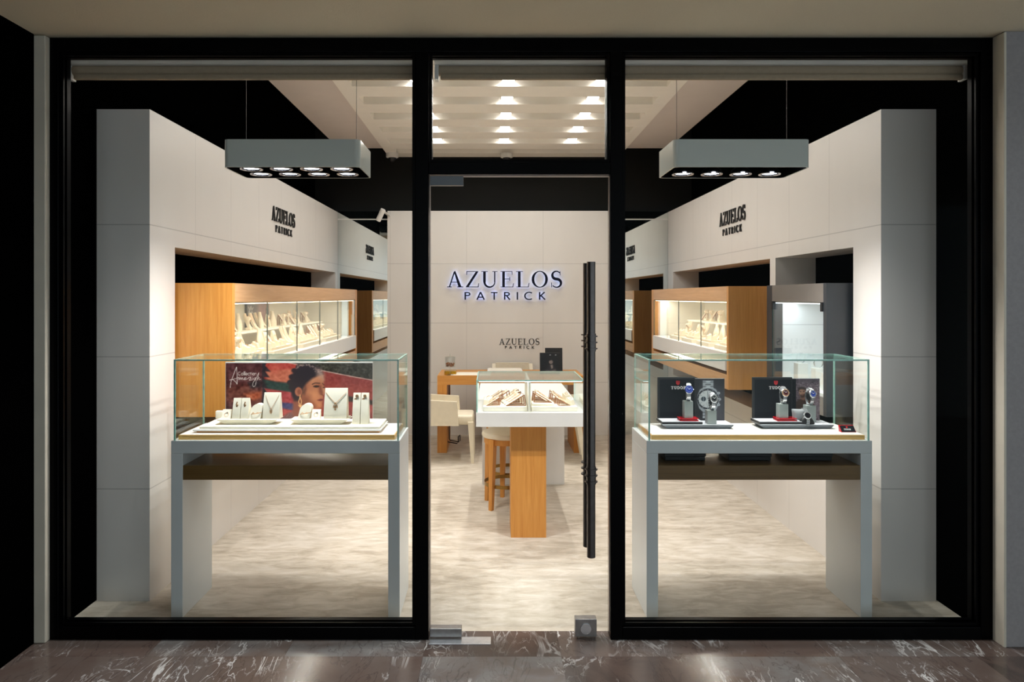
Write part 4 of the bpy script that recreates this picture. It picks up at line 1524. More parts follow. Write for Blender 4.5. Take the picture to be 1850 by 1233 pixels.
cushion('cushion', 'grey felt cushion leaning on the bearded portrait', s_(1456), 4.074, ZL, 0.094, 0.078, 0.03, M['grey_felt'], 0.12)
t = thing('watch_cushion', 'small black cushion holding the watch in front of the grey cushion', 'watch cushion', (s_(1460), 4.03, ZL))
mm = MB().lathe([(0.0, 0.0), (0.043, 0.0), (0.044, 0.008), (0.034, 0.026), (0.020, 0.042), (0.0, 0.048)], (0, 0, 0), 24)
mm.xform(Matrix.Translation((s_(1461), 4.026, ZL)) @ Matrix.Diagonal((1, 0.5, 1, 1))).build('pad', M['black'], t, True)
t = thing('watch', 'steel watch with black dial lying on the small black cushion', 'watch', (s_(1459), 4.0, ZL + 0.04), 0, 'watches in the window')
C = Matrix.Translation((s_(1459), 4.004, ZL + 0.050)) @ Matrix.Rotation(PI / 2 - 0.5, 4, 'X')
m = MB().lathe([(0.0, -0.004), (0.018, -0.004), (0.021, -0.001), (0.021, 0.003), (0.0195, 0.0045), (0, 0.0045)], n=32).xform(C).build('case', M['steel'], t, True)
MB().lathe([(0.0155, 0.0046), (0.020, 0.0046), (0.019, 0.0066), (0.016, 0.0066)], n=32, closed=True).xform(C).build('bezel', M['steel'], t, True)
MB().cyl((0, 0, 0.0047), 0.0157, 0.0006, 'Z', 32).xform(C).build('dial', M['dark_dial'], t)
m = MB()
for s in (-1, 1):
    for i in range(6):
        q = s * (0.024 + 0.0062 * i)
        dz = -0.0018 * i * i * 0.8
        for k in (-1, 0, 1):
            m.box(k * 0.006 - 0.0028, k * 0.006 + 0.0028, q - 0.0028, q + 0.0028, dz - 0.0015, dz + 0.0015)
m.xform(C).build('bracelet', M['steel'], t)
for x, lab in ((1304, 'small white plaque on the base of the chronograph display'), (1493, 'small white plaque on the base of the bearded portrait display')):
    tag(MB().box(s_(x) - 0.02, s_(x) + 0.02, 4.012, 4.036, ZL, ZL + 0.003, 0.0005).build('plaque', M['logo_white']), lab, 'plaque', 'plaques in the watch window')
# small logo card
t = thing('logo_card', 'small dark red tent card with logo at the end of the watch plinth', 'card', (PX(1533, 3.9), 3.92, PZ0))
x0, x1 = PX(1519, 3.9), PX(1548, 3.9)
MB().hexa([(x0 + 0.006, 3.905, PZ0), (x1, 3.905, PZ0), (x1, 3.935, PZ0), (x0 + 0.006, 3.935, PZ0)],
          [(x0, 3.925, PZ0 + 0.036), (x1 - 0.008, 3.925, PZ0 + 0.036), (x1 - 0.008, 3.930, PZ0 + 0.036), (x0, 3.930, PZ0 + 0.036)]).build('block', M['red'], t)
kf = lambda u, v, q: (u, 3.9035 + v * 20 / 36 - q, PZ0 + v)
B0 = MB().prism([(x0 + 0.009, 0.003), (x1 - 0.003, 0.003), (x1 - 0.009, 0.034), (x0 + 0.004, 0.034)], kf, 0.0, 0.0012).build('face', M['panel_black'], t)
lettering('TUDOR', slab_glyph, 0.007, 0.038, 0.1, lambda u, v, q: kf(x0 + 0.022 + u, 0.012 + v, q), 0.0012, 0.002, 'logo_lettering', M['logo_white'], t)
shield(lambda u, v, q: kf(x0 + 0.040 + u, 0.026 + v, q), 0.0012, 0.002, 'logo_shield', t, 0.009)
# black boxes stored on the shelf of the watch table
for i, (a, b_, lab) in enumerate(((1200, 1272, 'flat black box on the dark shelf below the chronograph display'), (1315, 1390, 'flat black box on the dark shelf below the gap between the watch displays'), (1423, 1500, 'flat black box on the dark shelf below the bearded portrait'))):
    t = thing('storage_box', lab, 'box', (PX((a + b_) / 2, 3.95), 4.03, 0.806), 0, 'black boxes on the watch table shelf')
    MB().box(PX(a, 3.95), PX(b_, 3.95), 3.93, 4.12, 0.806, 0.828, 0.002).build('body', M['black'], t)
    MB().box(PX(a, 3.95) - 0.004, PX(b_, 3.95) + 0.004, 3.926, 4.124, 0.828, 0.846, 0.002).build('lid', M['black'], t)

# ------------------------------------------------------------------ pendant lights over the display tables
def pendant(cx, cy_, label, front_up=0.0):
    W, D, H = 0.722, 0.362, 0.147
    z0 = 2.387
    t = thing('pendant_light', label, 'pendant light', (cx, cy_, z0), 0)
    m = MB()
    k = 0.006
    pts = []
    r = 0.03
    def rr(w, d):
        out = []
        for (sx, sy, a0) in ((1, 1, 0), (-1, 1, 90), (-1, -1, 180), (1, -1, 270)):
            out += [(cx + sx * (w / 2 - r) + r * math.cos(math.radians(a0 + a)), cy_ + sy * (d / 2 - r) + r * math.sin(math.radians(a0 + a))) for a in range(0, 91, 15)]
        return out
    o, i = rr(W, D), rr(W - 2 * k, D - 2 * k)
    n = len(o)
    for a in range(n):
        b = (a + 1) % n
        m.hexa([(*o[a], z0), (*o[b], z0), (*i[b], z0), (*i[a], z0)], [(*o[a], z0 + H), (*o[b], z0 + H), (*i[b], z0 + H), (*i[a], z0 + H)])
    bmesh.ops.remove_doubles(m.bm, verts=m.bm.verts, dist=1e-6)
    m.build('housing', M['pend'], t, True)
    li = rr(W - 2 * k - 0.001, D - 2 * k - 0.001)
    lj = rr(W - 2 * k - 0.004, D - 2 * k - 0.004)
    m = MB()
    for a in range(n):
        b = (a + 1) % n
        m.hexa([(*li[a], z0 + 0.001), (*li[b], z0 + 0.001), (*lj[b], z0 + 0.001), (*lj[a], z0 + 0.001)], [(*li[a], z0 + 0.12), (*li[b], z0 + 0.12), (*lj[b], z0 + 0.12), (*lj[a], z0 + 0.12)])
    m.build('black_liner', M['void_gloss'], t)
    MB().prism(i, lambda u, v, q: (u, v, q), z0 + H - 0.006, z0 + H).build('top_plate', M['pend'], t)
    MB().prism(rr(W - 2 * k - 0.005, D - 2 * k - 0.005), lambda u, v, q: (u, v, q), z0 + 0.094, z0 + 0.098).build('black_plate', M['void_gloss'], t)
    for iy in (-1, 1):
        for ix in (-3, -1, 1, 3):
            x, y = cx + ix * 0.0815, cy_ + iy * 0.082
            c = (x, y, z0 + 0.006 + (front_up if iy < 0 else 0.0))
            q = MB().lathe([(0.061, 0.0), (0.059, -0.003), (0.053, -0.003), (0.051, 0.001), (0.053, 0.005), (0.060, 0.005)], c, 36, True).build('lamp_ring', M['reflector'], t, True)
            MB().lathe([(0.056, 0.004), (0.050, 0.024), (0.030, 0.040), (0.0, 0.044)], c, 28).build('shade', M['void_gloss'], q, True)
            MB().lathe([(0.0, 0.006), (0.044, 0.006), (0.044, 0.012), (0.0, 0.012)], c, 28).build('bulb', M['bulb'], q, True)
            light('pendant_spot', 'SPOT', (x, y, z0 + 0.002), 17, (1.0, 0.97, 0.94), 0.02, angle=math.radians(124), blend=0.75)
    for sx in (-1, 1):
        MB().tube([(cx + sx * 0.305 + 0.004, cy_ + 0.0, z0 + H - 0.003), (cx + sx * 0.305 + 0.004, cy_, 3.50)], 0.0016, 6).build('suspension_wire', M['dark_steel'], t)
    return t


M['pend'] = plain('pendant_lacquer', (208, 214, 209), 0.1, 0, 0.01, spec=0.6)
M['void_gloss'] = plain('black_interior', (5, 5, 6), 0.4, 0, 0.05, spec=0.1)
M['reflector'] = plain('reflector', (210, 210, 214), 0.18, 1.0, 0.02)
M['bulb'] = emitter('bulb', (240, 244, 255), 12)
pendant(-1.062, 3.980, 'box pendant with eight spots hanging over the jewellery poster table')
pendant(1.318, 3.980, 'box pendant with eight spots hanging over the watch table', 0.045)

# ------------------------------------------------------------------ oak wall showcases
ORD = ('first', 'second', 'third', 'fourth', 'fifth', 'sixth', 'seventh', 'eighth', 'ninth', 'tenth', 'eleventh', 'twelfth', 'thirteenth', 'fourteenth', 'fifteenth', 'sixteenth', 'seventeenth', 'eighteenth', 'nineteenth', 'twentieth')
ORD = ORD + tuple('twenty-' + o for o in ORD[:9]) + ('thirtieth',)


def showcase(side, label, y0, y1, xf, xb, oak, oaky, zw0, pane_ys, fascia, shelf=None, name='showcase'):
    """side +1: front plane xf looks towards +x; the window lies between two rails."""
    s = side
    t = thing(name, label, 'showcase', ((xf + xb) / 2, (y0 + y1) / 2, 0.97))
    X = lambda a: xf - s * a            # distance behind the front plane
    dp = abs(xf - xb)

    def bx(a0, a1, ya, yb, za, zb, r=0.0):
        p, q = sorted((X(a0), X(a1)))
        return MB().box(p, q, ya, yb, za, zb, r)
    e0, e1 = 0.042, 0.10
    bx(0, dp, y0, y0 + e0, 0.97, 1.785, 0.001).build('end_panel', oak, t)
    bx(0, dp, y1 - e1, y1, 0.97, 1.785, 0.001).build('end_panel', oak, t)
    bx(0, dp, y0 + e0, y1 - e1, 1.668, 1.785, 0.001).build('top_rail', oaky, t)
    bx(0, dp, y0 + e0, y1 - e1, 0.97, 1.084, 0.001).build('bottom_rail', oaky, t)
    w = M['case_lining'] if fascia else M['white_panel']
    bx(dp - 0.012, dp, y0 + e0, y1 - e1, 1.084, 1.668).build('back_lining', w, t)
    bx(0.02, dp - 0.012, y0 + e0, y0 + e0 + 0.006, zw0, 1.668).build('end_lining', w, t)
    bx(0.075, dp - 0.012, y1 - e1 - 0.006, y1 - e1, zw0, 1.668).build('end_lining', w, t)
    bx(0.018, dp - 0.012, y0 + e0 + 0.006, y1 - e1 - 0.006, 1.660, 1.668).build('ceiling_lining', w, t)
    if fascia:
        bx(-0.012, dp - 0.012, y0 + e0 + 0.002, y1 - e1 - 0.02, zw0 - 0.145, zw0, 0.001).build('display_floor', M['white'], t)
    else:
        bx(0.02, dp - 0.012, y0 + e0 + 0.002, y1 - e1 - 0.002, zw0 - 0.02, zw0, 0.001).build('display_floor', M['white'], t)
    bx(0.022, 0.034, y0 + e0 + 0.01, y1 - e1 - 0.01, 1.655, 1.660).build('light_strip', M['led'] if fascia else M['led_soft'], t)
    ys = [y0 + e0 + 0.001] + [p for p in pane_ys] + [y1 - e1 - 0.001]
    for a, b in zip(ys, ys[1:]):
        p = bx(0.004, 0.010, a + 0.0015, b - 0.0015, zw0 + 0.001, 1.664).build('glass_pane', M['case_glass'], t)
        bx(0.003, 0.011, b - 0.004, b - 0.0015, zw0 + 0.001, 1.664).build('pane_edge', M['pane_edge'], p)
    if shelf:
        a0, a1, ya, yb, zs = shelf
        bx(a0, a1, ya, yb, zs - 0.012, zs, 0.001).build('shelf', M['pad'], t)
    return t


M['case_lining'] = plain('case_lining', (226, 220, 204), 0.7, 0, 0.02)
M['white_panel'] = panelled('white_back', (232, 234, 234), 0.5, (1.50, 0.9), 'Y', 4.93, 0.9)
M['pane_edge'] = plain('pane_edge', (58, 72, 68), 0.2, 0, 0.1)
M['oak_face'] = wood('oak_face', (188, 142, 98), (214, 170, 124), 'Y')
M['oak_r'] = wood('oak_paler', (190, 130, 64), (216, 158, 90), 'Z')  # paler, less orange oak for the shorter showcase
showcase(1, 'long oak wall showcase full of cream jewellery stands, behind the poster case', 4.37, 8.38, -1.580, -2.180, M['oak'], M['oak_face'], 1.26, [5.07, 5.84, 6.61, 7.38], True, (0.32, 0.585, 4.46, 8.04, 1.43))
showcase(-1, 'oak wall showcase full of cream jewellery stands, behind the watch case', 5.65, 8.38, 1.851, 2.450, M['oak_r'], M['oak_face'], 1.26, [6.42, 7.19], True, (0.30, 0.585, 5.75, 7.96, 1.45))
showcase(-1, 'charcoal wall showcase with white inside and nearly empty, beside the oak showcase', 4.37, 5.32, 2.027, 2.440, M['charcoal'], M['taupe'], 1.10, [], False, None, 'watch_showcase')
for y in (4.425, 5.205):
    tag(MB().box(2.018, 2.040, y - 0.015, y + 0.012, 1.61, 1.667, 0.002).build('cabinet_hinge', M['black']), 'small dark metal hinge at the %s top corner of the charcoal showcase' % ('street side' if y < 5 else 'far'), 'hinge')

M['stand'] = plain('cream_stand', (228, 214, 190), 0.75, 0, 0.04, 40)
# stands inside: one of each kind, then copies
def stand_protos():
    P = {}
    def frontcurve(h, lean, n=8, pw=1.6):
        return [(lean * h * (i / n) ** pw, h * i / n) for i in range(n + 1)]
    fx = lambda u, v, q: (q, u, v)
    # curved ramp for a necklace
    t = thing('necklace_ramp', 'x', 'jewellery stand')
    f = frontcurve(0.135, 0.55, 8, 0.55)
    MB().prism(f + [(f[-1][0] + 0.008, f[-1][1] - 0.004)] + [(a + 0.014, max(0, b - 0.01)) for a, b in f[-2:0:-1]] + [(0.014, 0)], fx, -0.030, 0.030).build('ramp', M['stand'], t, True)
    MB().tube([(x * 0.02, -0.002 + 0.55 * 0.135 * ((0.35 + 0.6 * abs(x) ** 1.2)) ** 0.55, 0.135 * (0.35 + 0.6 * abs(x) ** 1.2) + 0.002) for x in np.linspace(-1, 1, 11)], 0.0012, 5).build('chain', M['gold'], t)
    P['ramp'] = t
    # leaning easel with tan edges
    t = thing('easel_stand', 'x', 'jewellery stand')
    MB().prism([(0, 0.004), (0.070, 0.105), (0.075, 0.101), (0.008, 0.002)], fx, -0.026, 0.026).build('panel', M['stand'], t)
    m = MB()
    for s in (-1, 1):
        a, b = sorted((s * 0.026, s * 0.029))
        m.prism([(0, 0.0), (0.070, 0.105), (0.078, 0.103), (0.010, 0.0)], fx, a, b)
        m.prism([(0.066, 0.100), (0.074, 0.100), (0.080, 0.0), (0.072, 0.0)], fx, a, b)
    m.build('edge_frame', M['copper_edge'], t)
    P['easel'] = t
    # two-part earring stand
    t = thing('earring_stand', 'x', 'jewellery stand')
    for s in (-1, 1):
        f = frontcurve(0.115, 0.25)
        MB().prism(f + [(f[-1][0] + 0.006, 0.115), (0.05, 0)], fx, s * 0.016 - 0.0145, s * 0.016 + 0.0145).build('panel', M['stand'], t, True)
        MB().tube([(s * 0.016 + 0.005 * math.cos(q), 0.012, 0.075 + 0.008 * math.sin(q)) for q in np.linspace(0, 2 * PI, 9)[:-1]], 0.0012, 5, True).build('earring', M['gold'], t)
    P['earring'] = t
    # T bar
    t = thing('bracelet_bar', 'x', 'jewellery stand')
    MB().box(-0.03, 0.03, -0.02, 0.02, 0, 0.02, 0.003).build('foot', M['stand'], t)
    MB().box(-0.008, 0.008, -0.008, 0.008, 0.02, 0.085, 0.002).build('post', M['stand'], t)
    MB().tube([(-0.042, 0, 0.095), (0.042, 0, 0.095)], 0.017, 14).build('roll', M['stand'], t, True)
    MB().tube([(0.012, 0.021 * math.cos(q), 0.092 + 0.023 * math.sin(q)) for q in np.linspace(0, 2 * PI, 17)[:-1]], 0.0016, 5, True).build('bangle', M['gold'], t)
    P['bar'] = t
    # ring cone block
    t = thing('ring_block', 'x', 'jewellery stand')
    MB().prism([(0, 0), (0.012, 0.036), (0.045, 0.052), (0.05, 0)], fx, -0.022, 0.022).build('block', M['stand'], t)
    MB().tube([(0.010 * math.cos(q), 0.026 + 0.004 * math.sin(q), 0.050 + 0.010 * math.sin(q)) for q in np.linspace(0, 2 * PI, 11)[:-1]], 0.0014, 5, True).build('ring', M['gold'], t)
    P['ring'] = t
    # neck bust
    t = thing('necklace_bust', 'x', 'jewellery stand')
    rows = [(0.0, 0.052, 0.016), (0.02, 0.056, 0.022), (0.06, 0.050, 0.024), (0.09, 0.030, 0.020), (0.115, 0.017, 0.015), (0.14, 0.016, 0.014)]
    m = MB()
    g = []
    for z, a, b in rows:
        g.append([(a * math.cos(q), 0.02 + b * math.sin(q) + z * 0.12, z) for q in np.linspace(0, 2 * PI, 21)])
    m.sheet(g)
    m.prism([(p[0], p[1]) for p in g[-1][:-1]], lambda u, v, q: (u, v, q), 0.1395, 0.1405)
    m.build('bust', M['stand'], t, True)
    MB().tube([(0.03 * math.sin(q), 0.004 + 0.012 * (1 - math.cos(q)) * 0.6 + 0.008, 0.085 - 0.035 * math.cos(q * 0.95)) for q in np.linspace(-1.5, 1.5, 11)], 0.0012, 5).build('chain', M['gold'], t)
    P['bust'] = t
    return P


PROTO = stand_protos()
NAMES = {'ramp': 'cream curved necklace ramp', 'easel': 'tan-edged easel stand', 'earring': 'cream two-part earring stand', 'bar': 'cream bracelet bar', 'ring': 'cream ring block', 'bust': 'cream necklace bust'}
WIDTH = {'ramp': 0.062, 'easel': 0.062, 'earring': 0.066, 'bar': 0.088, 'ring': 0.048, 'bust': 0.116}
used = set()


def put(kind, loc, rz, where, group, count, tail):
    k = count.setdefault((kind, where), 0)
    count[(kind, where)] = k + 1
    lab = '%s %s from the street, %s' % (ORD[min(k, 29)], NAMES[kind], where)
    src = PROTO[kind]
    if kind not in used:
        used.add(kind)
        place(src, loc, rz)
        src['label'] = lab
        src['group'] = group
        return src
    o = dup(src, loc, rz, lab, group)
    return o


def oct_tray(x0, x1, y0, y1, z, h, label, group):
    """Two cream slabs with cut corners, the upper one set back."""
    t = thing('stepped_tray', label, 'tray', ((x0 + x1) / 2, (y0 + y1) / 2, z), 0, group)

    def slab(a, za, zb, nm):
        c = 0.06
        xa, xb, ya, yb = x0 + a, x1 - a, y0 + a, y1 - a
        MB().prism([(xa + c, ya), (xb - c, ya), (xb, ya + c), (xb, yb - c), (xb - c, yb), (xa + c, yb), (xa, yb - c), (xa, ya + c)], lambda u, v, q: (u, v, q), za, zb).build(nm, M['stand'], t)
    slab(0.0, z, z + h * 0.62, 'lower_slab')
    slab(0.035, z + h * 0.62, z + h, 'upper_slab')


def fill(side, xf, z0, zs, ybounds, shelf_y, x_shelf, rz, wname, seed):
    rr = random.Random(seed)
    cnt = {}
    s = side
    g1, g2 = 'stands on the floor trays of the %s' % wname, 'stands on the upper shelf of the %s' % wname
    for i, (a, b) in enumerate(ybounds):
        xs = sorted((xf - s * 0.055, xf - s * 0.300))
        oct_tray(xs[0], xs[1], a, b, z0, 0.052, 'cream stepped tray, %s one from the street, in the %s' % (ORD[i], wname), 'trays in the %s' % wname)
    # front row: low pieces; back row: tall ones
    for i, (a, b) in enumerate(ybounds):
        y, prev = a + 0.06, 0.0
        while True:
            k = rr.choice(['ramp', 'easel', 'easel', 'ring', 'earring', 'bar', 'bust'])
            y += (prev + WIDTH[k]) / 2 + rr.uniform(0.006, 0.02)
            if y + WIDTH[k] / 2 > b - 0.06:
                break
            put(k, (xf - s * (0.178 + 0.008 * rr.random()), y, z0 + 0.052), rz + rr.uniform(-0.1, 0.1), 'floor trays of the %s' % wname, g1, cnt, '')
            prev = WIDTH[k]
        y = a + 0.12
        while y < b - 0.12:
            put('ring', (xf - s * 0.098, y, z0 + 0.052), rz + rr.uniform(-0.2, 0.2), 'front glass of the %s' % wname, g1, cnt, '')
            y += rr.uniform(0.10, 0.16)
    y, prev = shelf_y[0] - 0.05, 0.0
    while True:
        k = rr.choice(['ramp', 'bust', 'easel', 'earring', 'bar', 'ramp', 'ring'])
        y += (prev + WIDTH[k]) / 2 + rr.uniform(0.01, 0.05)
        if y > shelf_y[1]:
            break
        put(k, (x_shelf + s * rr.uniform(0.0, 0.05), y, zs), rz + rr.uniform(-0.15, 0.15), 'upper shelf of the %s' % wname, g2, cnt, '')
        prev = WIDTH[k]


fill(1, -1.580, 1.26, 1.43, [(4.47, 5.30), (5.34, 6.10), (6.15, 6.95), (7.0, 7.80)], (4.60, 7.95), -2.02, PI / 2, 'long oak showcase', 3)
fill(-1, 1.851, 1.26, 1.45, [(5.72, 6.25), (6.30, 6.80), (6.84, 7.32), (7.36, 7.80)], (5.85, 7.90), 2.30, -PI / 2, 'shorter oak showcase', 5)
t = thing('poster', 'dark and rose campaign sheet at the back of the long oak showcase', 'poster', (-2.15, 6.6, 1.44))
pc = case_print().build('picture', (0, 0, 0), 0.62, 0.215, t)
pc.matrix_parent_inverse = Matrix.Identity(4)
pc.rotation_euler = (0, 0, PI / 2)
pc.location = (0.004, -0.31, 0.0)
b_ = B(-2.167, -2.151, 6.29, 6.91, 1.431, 1.656).build('board', M['charcoal'], t)
# watch cuffs inside the charcoal showcase
for i, (x, y, h) in enumerate(((2.16, 4.62, 0.11), (2.20, 4.86, 0.12), (2.15, 5.02, 0.14), (2.20, 4.72, 0.05))):
    t = thing('watch_cuff', 'clear watch cuff on a white block, %s from the street, in the charcoal showcase' % ORD[i], 'watch cuff', (x, y, 1.10), 0, 'empty cuffs in the charcoal showcase')
    MB().box(x - 0.035, x + 0.035, y - 0.035, y + 0.035, 1.10, 1.10 + h, 0.002).build('block', M['white'], t)
    MB().tube([(x + 0.03 * math.cos(q), y, 1.10 + h + 0.034 + 0.034 * math.sin(q)) for q in np.linspace(-1.2, 4.0, 17)], 0.004, 8, False, (0.012, 0.002)).build('cuff', M['steel'], t, True)

# ------------------------------------------------------------------ display counter in the middle
CX0, CX1 = -0.114, 0.636
t = thing('display_counter', 'white counter on an oak post and white end panel, in the middle of the shop', 'counter', (0.26, 5.8, 0))
MB().box(CX0, CX1, 4.95, 6.65, 0.805, 0.904, 0.002).build('top', M['white'], t)
MB().box(0.129, 0.378, 5.08, 5.42, 0, 0.805, 0.001).build('post', M['oak'], t)
MB().box(CX0 + 0.02, 0.650, 6.52, 6.58, 0, 0.805, 0.001).build('end_panel', M['white'], t)
GC = glass_case('glass_case', 'clear glass case with central divider on the front of the white counter', CX0 + 0.002, CX1 - 0.002, 4.955, 5.56, 0.904, 1.127)
MB().box(0.248, 0.262, 4.968, 5.545, 0.904, 1.118).build('divider', M['pad'], GC)
MB().box(CX0 + 0.02, CX1 - 0.02, 4.964, 4.974, 1.115, 1.118).build('light_strip', M['led_soft'], GC)  # glowing strip added along with the counter fill, no lamp is seen there
for xa, xb, lab in ((-0.066, 0.240, 'cream nubuck display pad in the counter case, stool side'), (0.270, 0.588, 'cream nubuck display pad in the counter case, door handle side')):
    tag(MB().box(xa, xb, 5.0, 5.52, 0.904, 0.938, 0.004, 3).build('display_pad', M['pad'], None, True), lab, 'display pad', 'pads in the counter case')
tag(MB().box(0.275, 0.43, 5.02, 5.16, 0.938, 0.956, 0.003).build('small_display_pad', M['pad'], None, True), 'smaller cream pad stacked on the pad near the door handle', 'display pad')


def big_easel():
    """Triangular open easel: leaning cream panel in a tan frame."""
    t = thing('triangle_easel', 'x', 'jewellery easel')
    L, H, W = 0.105, 0.062, 0.055
    P_ = lambda u, v, q: (u, q, v)
    MB().prism([(0.004, 0.004), (L - 0.004, H), (L, H - 0.004), (0.010, 0.003)], P_, -W / 2 + 0.003, W / 2 - 0.003).build('panel', M['stand'], t)
    m = MB()
    for s in (-1, 1):
        a, b = sorted((s * W / 2, s * (W / 2 - 0.003)))
        m.prism([(0, 0), (L, H), (L + 0.004, H - 0.003), (0.008, 0)], P_, a, b)
        m.prism([(L - 0.001, H), (L + 0.004, H), (L + 0.012, 0), (L + 0.007, 0)], P_, a, b)
        m.prism([(0.004, 0), (L + 0.01, 0), (L + 0.01, 0.004), (0.004, 0.004)], P_, a, b)
    m.build('edge_frame', M['copper_edge'], t)
    m = MB().tube([(L * 0.75 + 0.006 * math.cos(q), 0.012 * math.sin(q), H * 0.75 + 0.008 + 0.004 * math.cos(q)) for q in np.linspace(0, 2 * PI, 11)[:-1]], 0.0014, 5, True)
    m.tube([(L * (0.2 + 0.5 * i / 6), 0.006 * (-1) ** i, H * (0.2 + 0.5 * i / 6) + 0.005) for i in range(7)], 0.0014, 5)
    m.build('jewel', M['gold'], t)
    return t


E0 = big_easel()
EAS = [(-0.050, 5.055, 0.10, 0.85), (0.085, 5.050, 0.12, 1.25), (-0.035, 5.115, 0.20, 0.8), (0.075, 5.125, 0.30, 1.15), (-0.045, 5.175, 0.25, 0.7), (0.060, 5.200, 0.32, 1.2), (-0.03, 5.245, 0.2, 0.95), (0.085, 5.275, 0.28, 1.1), (0.00, 5.325, 0.32, 1.1), (0.10, 5.355, 0.3, 0.95), (-0.03, 5.405, 0.15, 0.95), (0.085, 5.440, 0.3, 1.0),
       (0.425, 5.090, PI - 0.10, 1.15), (0.545, 5.060, PI + 0.15, 0.75), (0.535, 5.135, PI - 0.2, 0.8), (0.415, 5.190, PI - 0.28, 1.1), (0.535, 5.215, PI - 0.15, 0.95), (0.405, 5.265, PI - 0.3, 1.0), (0.525, 5.300, PI - 0.2, 0.9), (0.41, 5.345, PI - 0.3, 1.0), (0.535, 5.385, PI - 0.1, 1.0), (0.415, 5.425, PI - 0.2, 0.9)]
for i, (x, y, a, sc) in enumerate(EAS):
    half = 'stool side' if i < 12 else 'door handle side'
    k = i if i < 12 else i - 12
    lab = 'tan-edged triangular easel, %s from the street, on the counter pad, %s' % (ORD[k], half)
    zz = 0.9565 if (0.275 < x < 0.43 and 5.0 < y < 5.17) else 0.9385
    o = place(E0, (x, y, zz), a) if i == 0 else dup(E0, (x, y, zz), a)
    o.scale = (sc, sc, sc)
    o['label'] = lab
    o['group'] = 'triangular easels in the counter case'
for i, (x, y) in enumerate(((-0.05, 5.06), (-0.035, 5.09), (0.19, 5.30), (0.20, 5.20), (0.56, 5.30), (0.57, 5.06))):
    put('ring', (x, y, 0.938), 0.3 * (i - 2), 'inside the counter case', 'ring blocks in the counter case', {('ring', 'inside the counter case'): i}, '')

# ------------------------------------------------------------------ stools
def stool(cx, cy_, rz, label):
    t = thing('bar_stool', label, 'stool', (0, 0, 0))
    MB().lathe([(0.0, 0.612), (0.17, 0.610), (0.196, 0.602), (0.204, 0.586), (0.200, 0.566), (0.19, 0.560), (0.0, 0.560)], n=40).build('seat', M['cream'], t, True)
    MB().lathe([(0.185, 0.560), (0.185, 0.515), (0.160, 0.515), (0.160, 0.560)], n=40, closed=True).build('apron', M['oak'], t, True)
    for k in range(4):
        a = rz + PI / 4 + k * PI / 2
        ca, sa = math.cos(a), math.sin(a)
        w = 0.021
        def q(r, ww):
            return [(r * ca + ww * (dx * ca - dy * sa), r * sa + ww * (dx * sa + dy * ca)) for dx, dy in ((-1, -1), (1, -1), (1, 1), (-1, 1))]
        MB().hexa([(*p, 0.0) for p in q(0.205, 0.015)], [(*p, 0.562) for p in q(0.183, 0.024)]).build('leg', M['oak'], t)
    for z, r in ((0.185, 0.180),):
        MB().lathe([(r, z - 0.014), (r + 0.004, z - 0.014), (r + 0.004, z + 0.014), (r, z + 0.014)], n=48, closed=True).build('footrest_ring', M['brass'], t, True)
    place(t, (cx, cy_, 0))
    return t


stool(0.115, 5.89, 0.12, 'round cream-topped oak stool with brass ring, under the counter nearer the street')
stool(0.150, 6.305, 0.45, 'round cream-topped oak stool with brass ring, under the counter by the white end panel')

# ------------------------------------------------------------------ cream tub chairs and desk
def tub_chair(x, y, rz, label, back=0.66):
    t = thing('armchair', label, 'chair', (0, 0, 0))
    c = M['cream']
    MB().box(-0.20, 0.20, -0.26, 0.22, 0.385, 0.485, 0.025, 3).build('seat', c, t, True)
    for s in (-1, 1):
        a, b = sorted((s * 0.245, s * 0.203))
        MB().prism([(-0.115, 0.385), (0.255, 0.385), (0.275, back - 0.01), (-0.095, back - 0.03 if back < 0.7 else 0.64)], lambda u, v, q: (q, u, v), a, b)\
            .build('armrest', c, t)
        for yy, y2 in ((-0.235, -0.255), (0.225, 0.285)):
            MB().hexa([(s * 0.225 - 0.015, y2 - 0.015, 0), (s * 0.225 + 0.015, y2 - 0.015, 0), (s * 0.225 + 0.015, y2 + 0.015, 0), (s * 0.225 - 0.015, y2 + 0.015, 0)],
                      [(s * 0.215 - 0.028, yy - 0.028, 0.42), (s * 0.215 + 0.028, yy - 0.028, 0.42), (s * 0.215 + 0.028, yy + 0.028, 0.42), (s * 0.215 - 0.028, yy + 0.028, 0.42)]).build('leg', c, t)
    MB().prism([(0.225, 0.385), (0.262, 0.385), (0.300, back), (0.260, back)], lambda u, v, q: (q, u, v), -0.202, 0.202).build('backrest', c, t)
    place(t, (x, y, 0), rz)
    return t


tub_chair(-0.46, 7.575, PI / 2, 'cream leather tub chair seen side-on before the oak desk leg')
tub_chair(0.66, 7.555, -PI / 2 - 0.04, 'cream leather tub chair behind the white counter, its tapered legs beside the door handle')
tub_chair(0.24, 8.50, 0.0, 'cream leather chair pushed in behind the oak desk at the back wall', 0.90)

t = thing('desk', 'oak desk on square legs before the cream back wall', 'desk', (0.15, 8.1, 0))
MB().box(-0.603, 0.99, 7.84, 8.50, 0.742, 0.842, 0.001).build('desktop', M['oak_x'], t)
for xa in (-0.603, 0.885):
    MB().box(xa, xa + 0.105, 7.84, 8.50, 0, 0.742, 0.001).build('leg', M['oak'], t)
DZ = 0.842
tag(MB().box(-0.46, -0.02, 7.86, 8.16, DZ, DZ + 0.006, 0.002).build('desk_pad', M['pad']), 'flat cream writing pad on the oak desk beside the candy jar', 'desk pad')
t = thing('presentation_tray', 'shallow white presentation tray on the oak desk behind the counter case', 'tray', (0.13, 8.2, DZ))
MB().box(-0.06, 0.34, 8.18, 8.46, DZ, DZ + 0.022, 0.004).build('tray', M['white'], t, True)
MB().box(-0.045, 0.325, 8.195, 8.445, DZ + 0.022, DZ + 0.026).build('inlay', M['pad'], t)
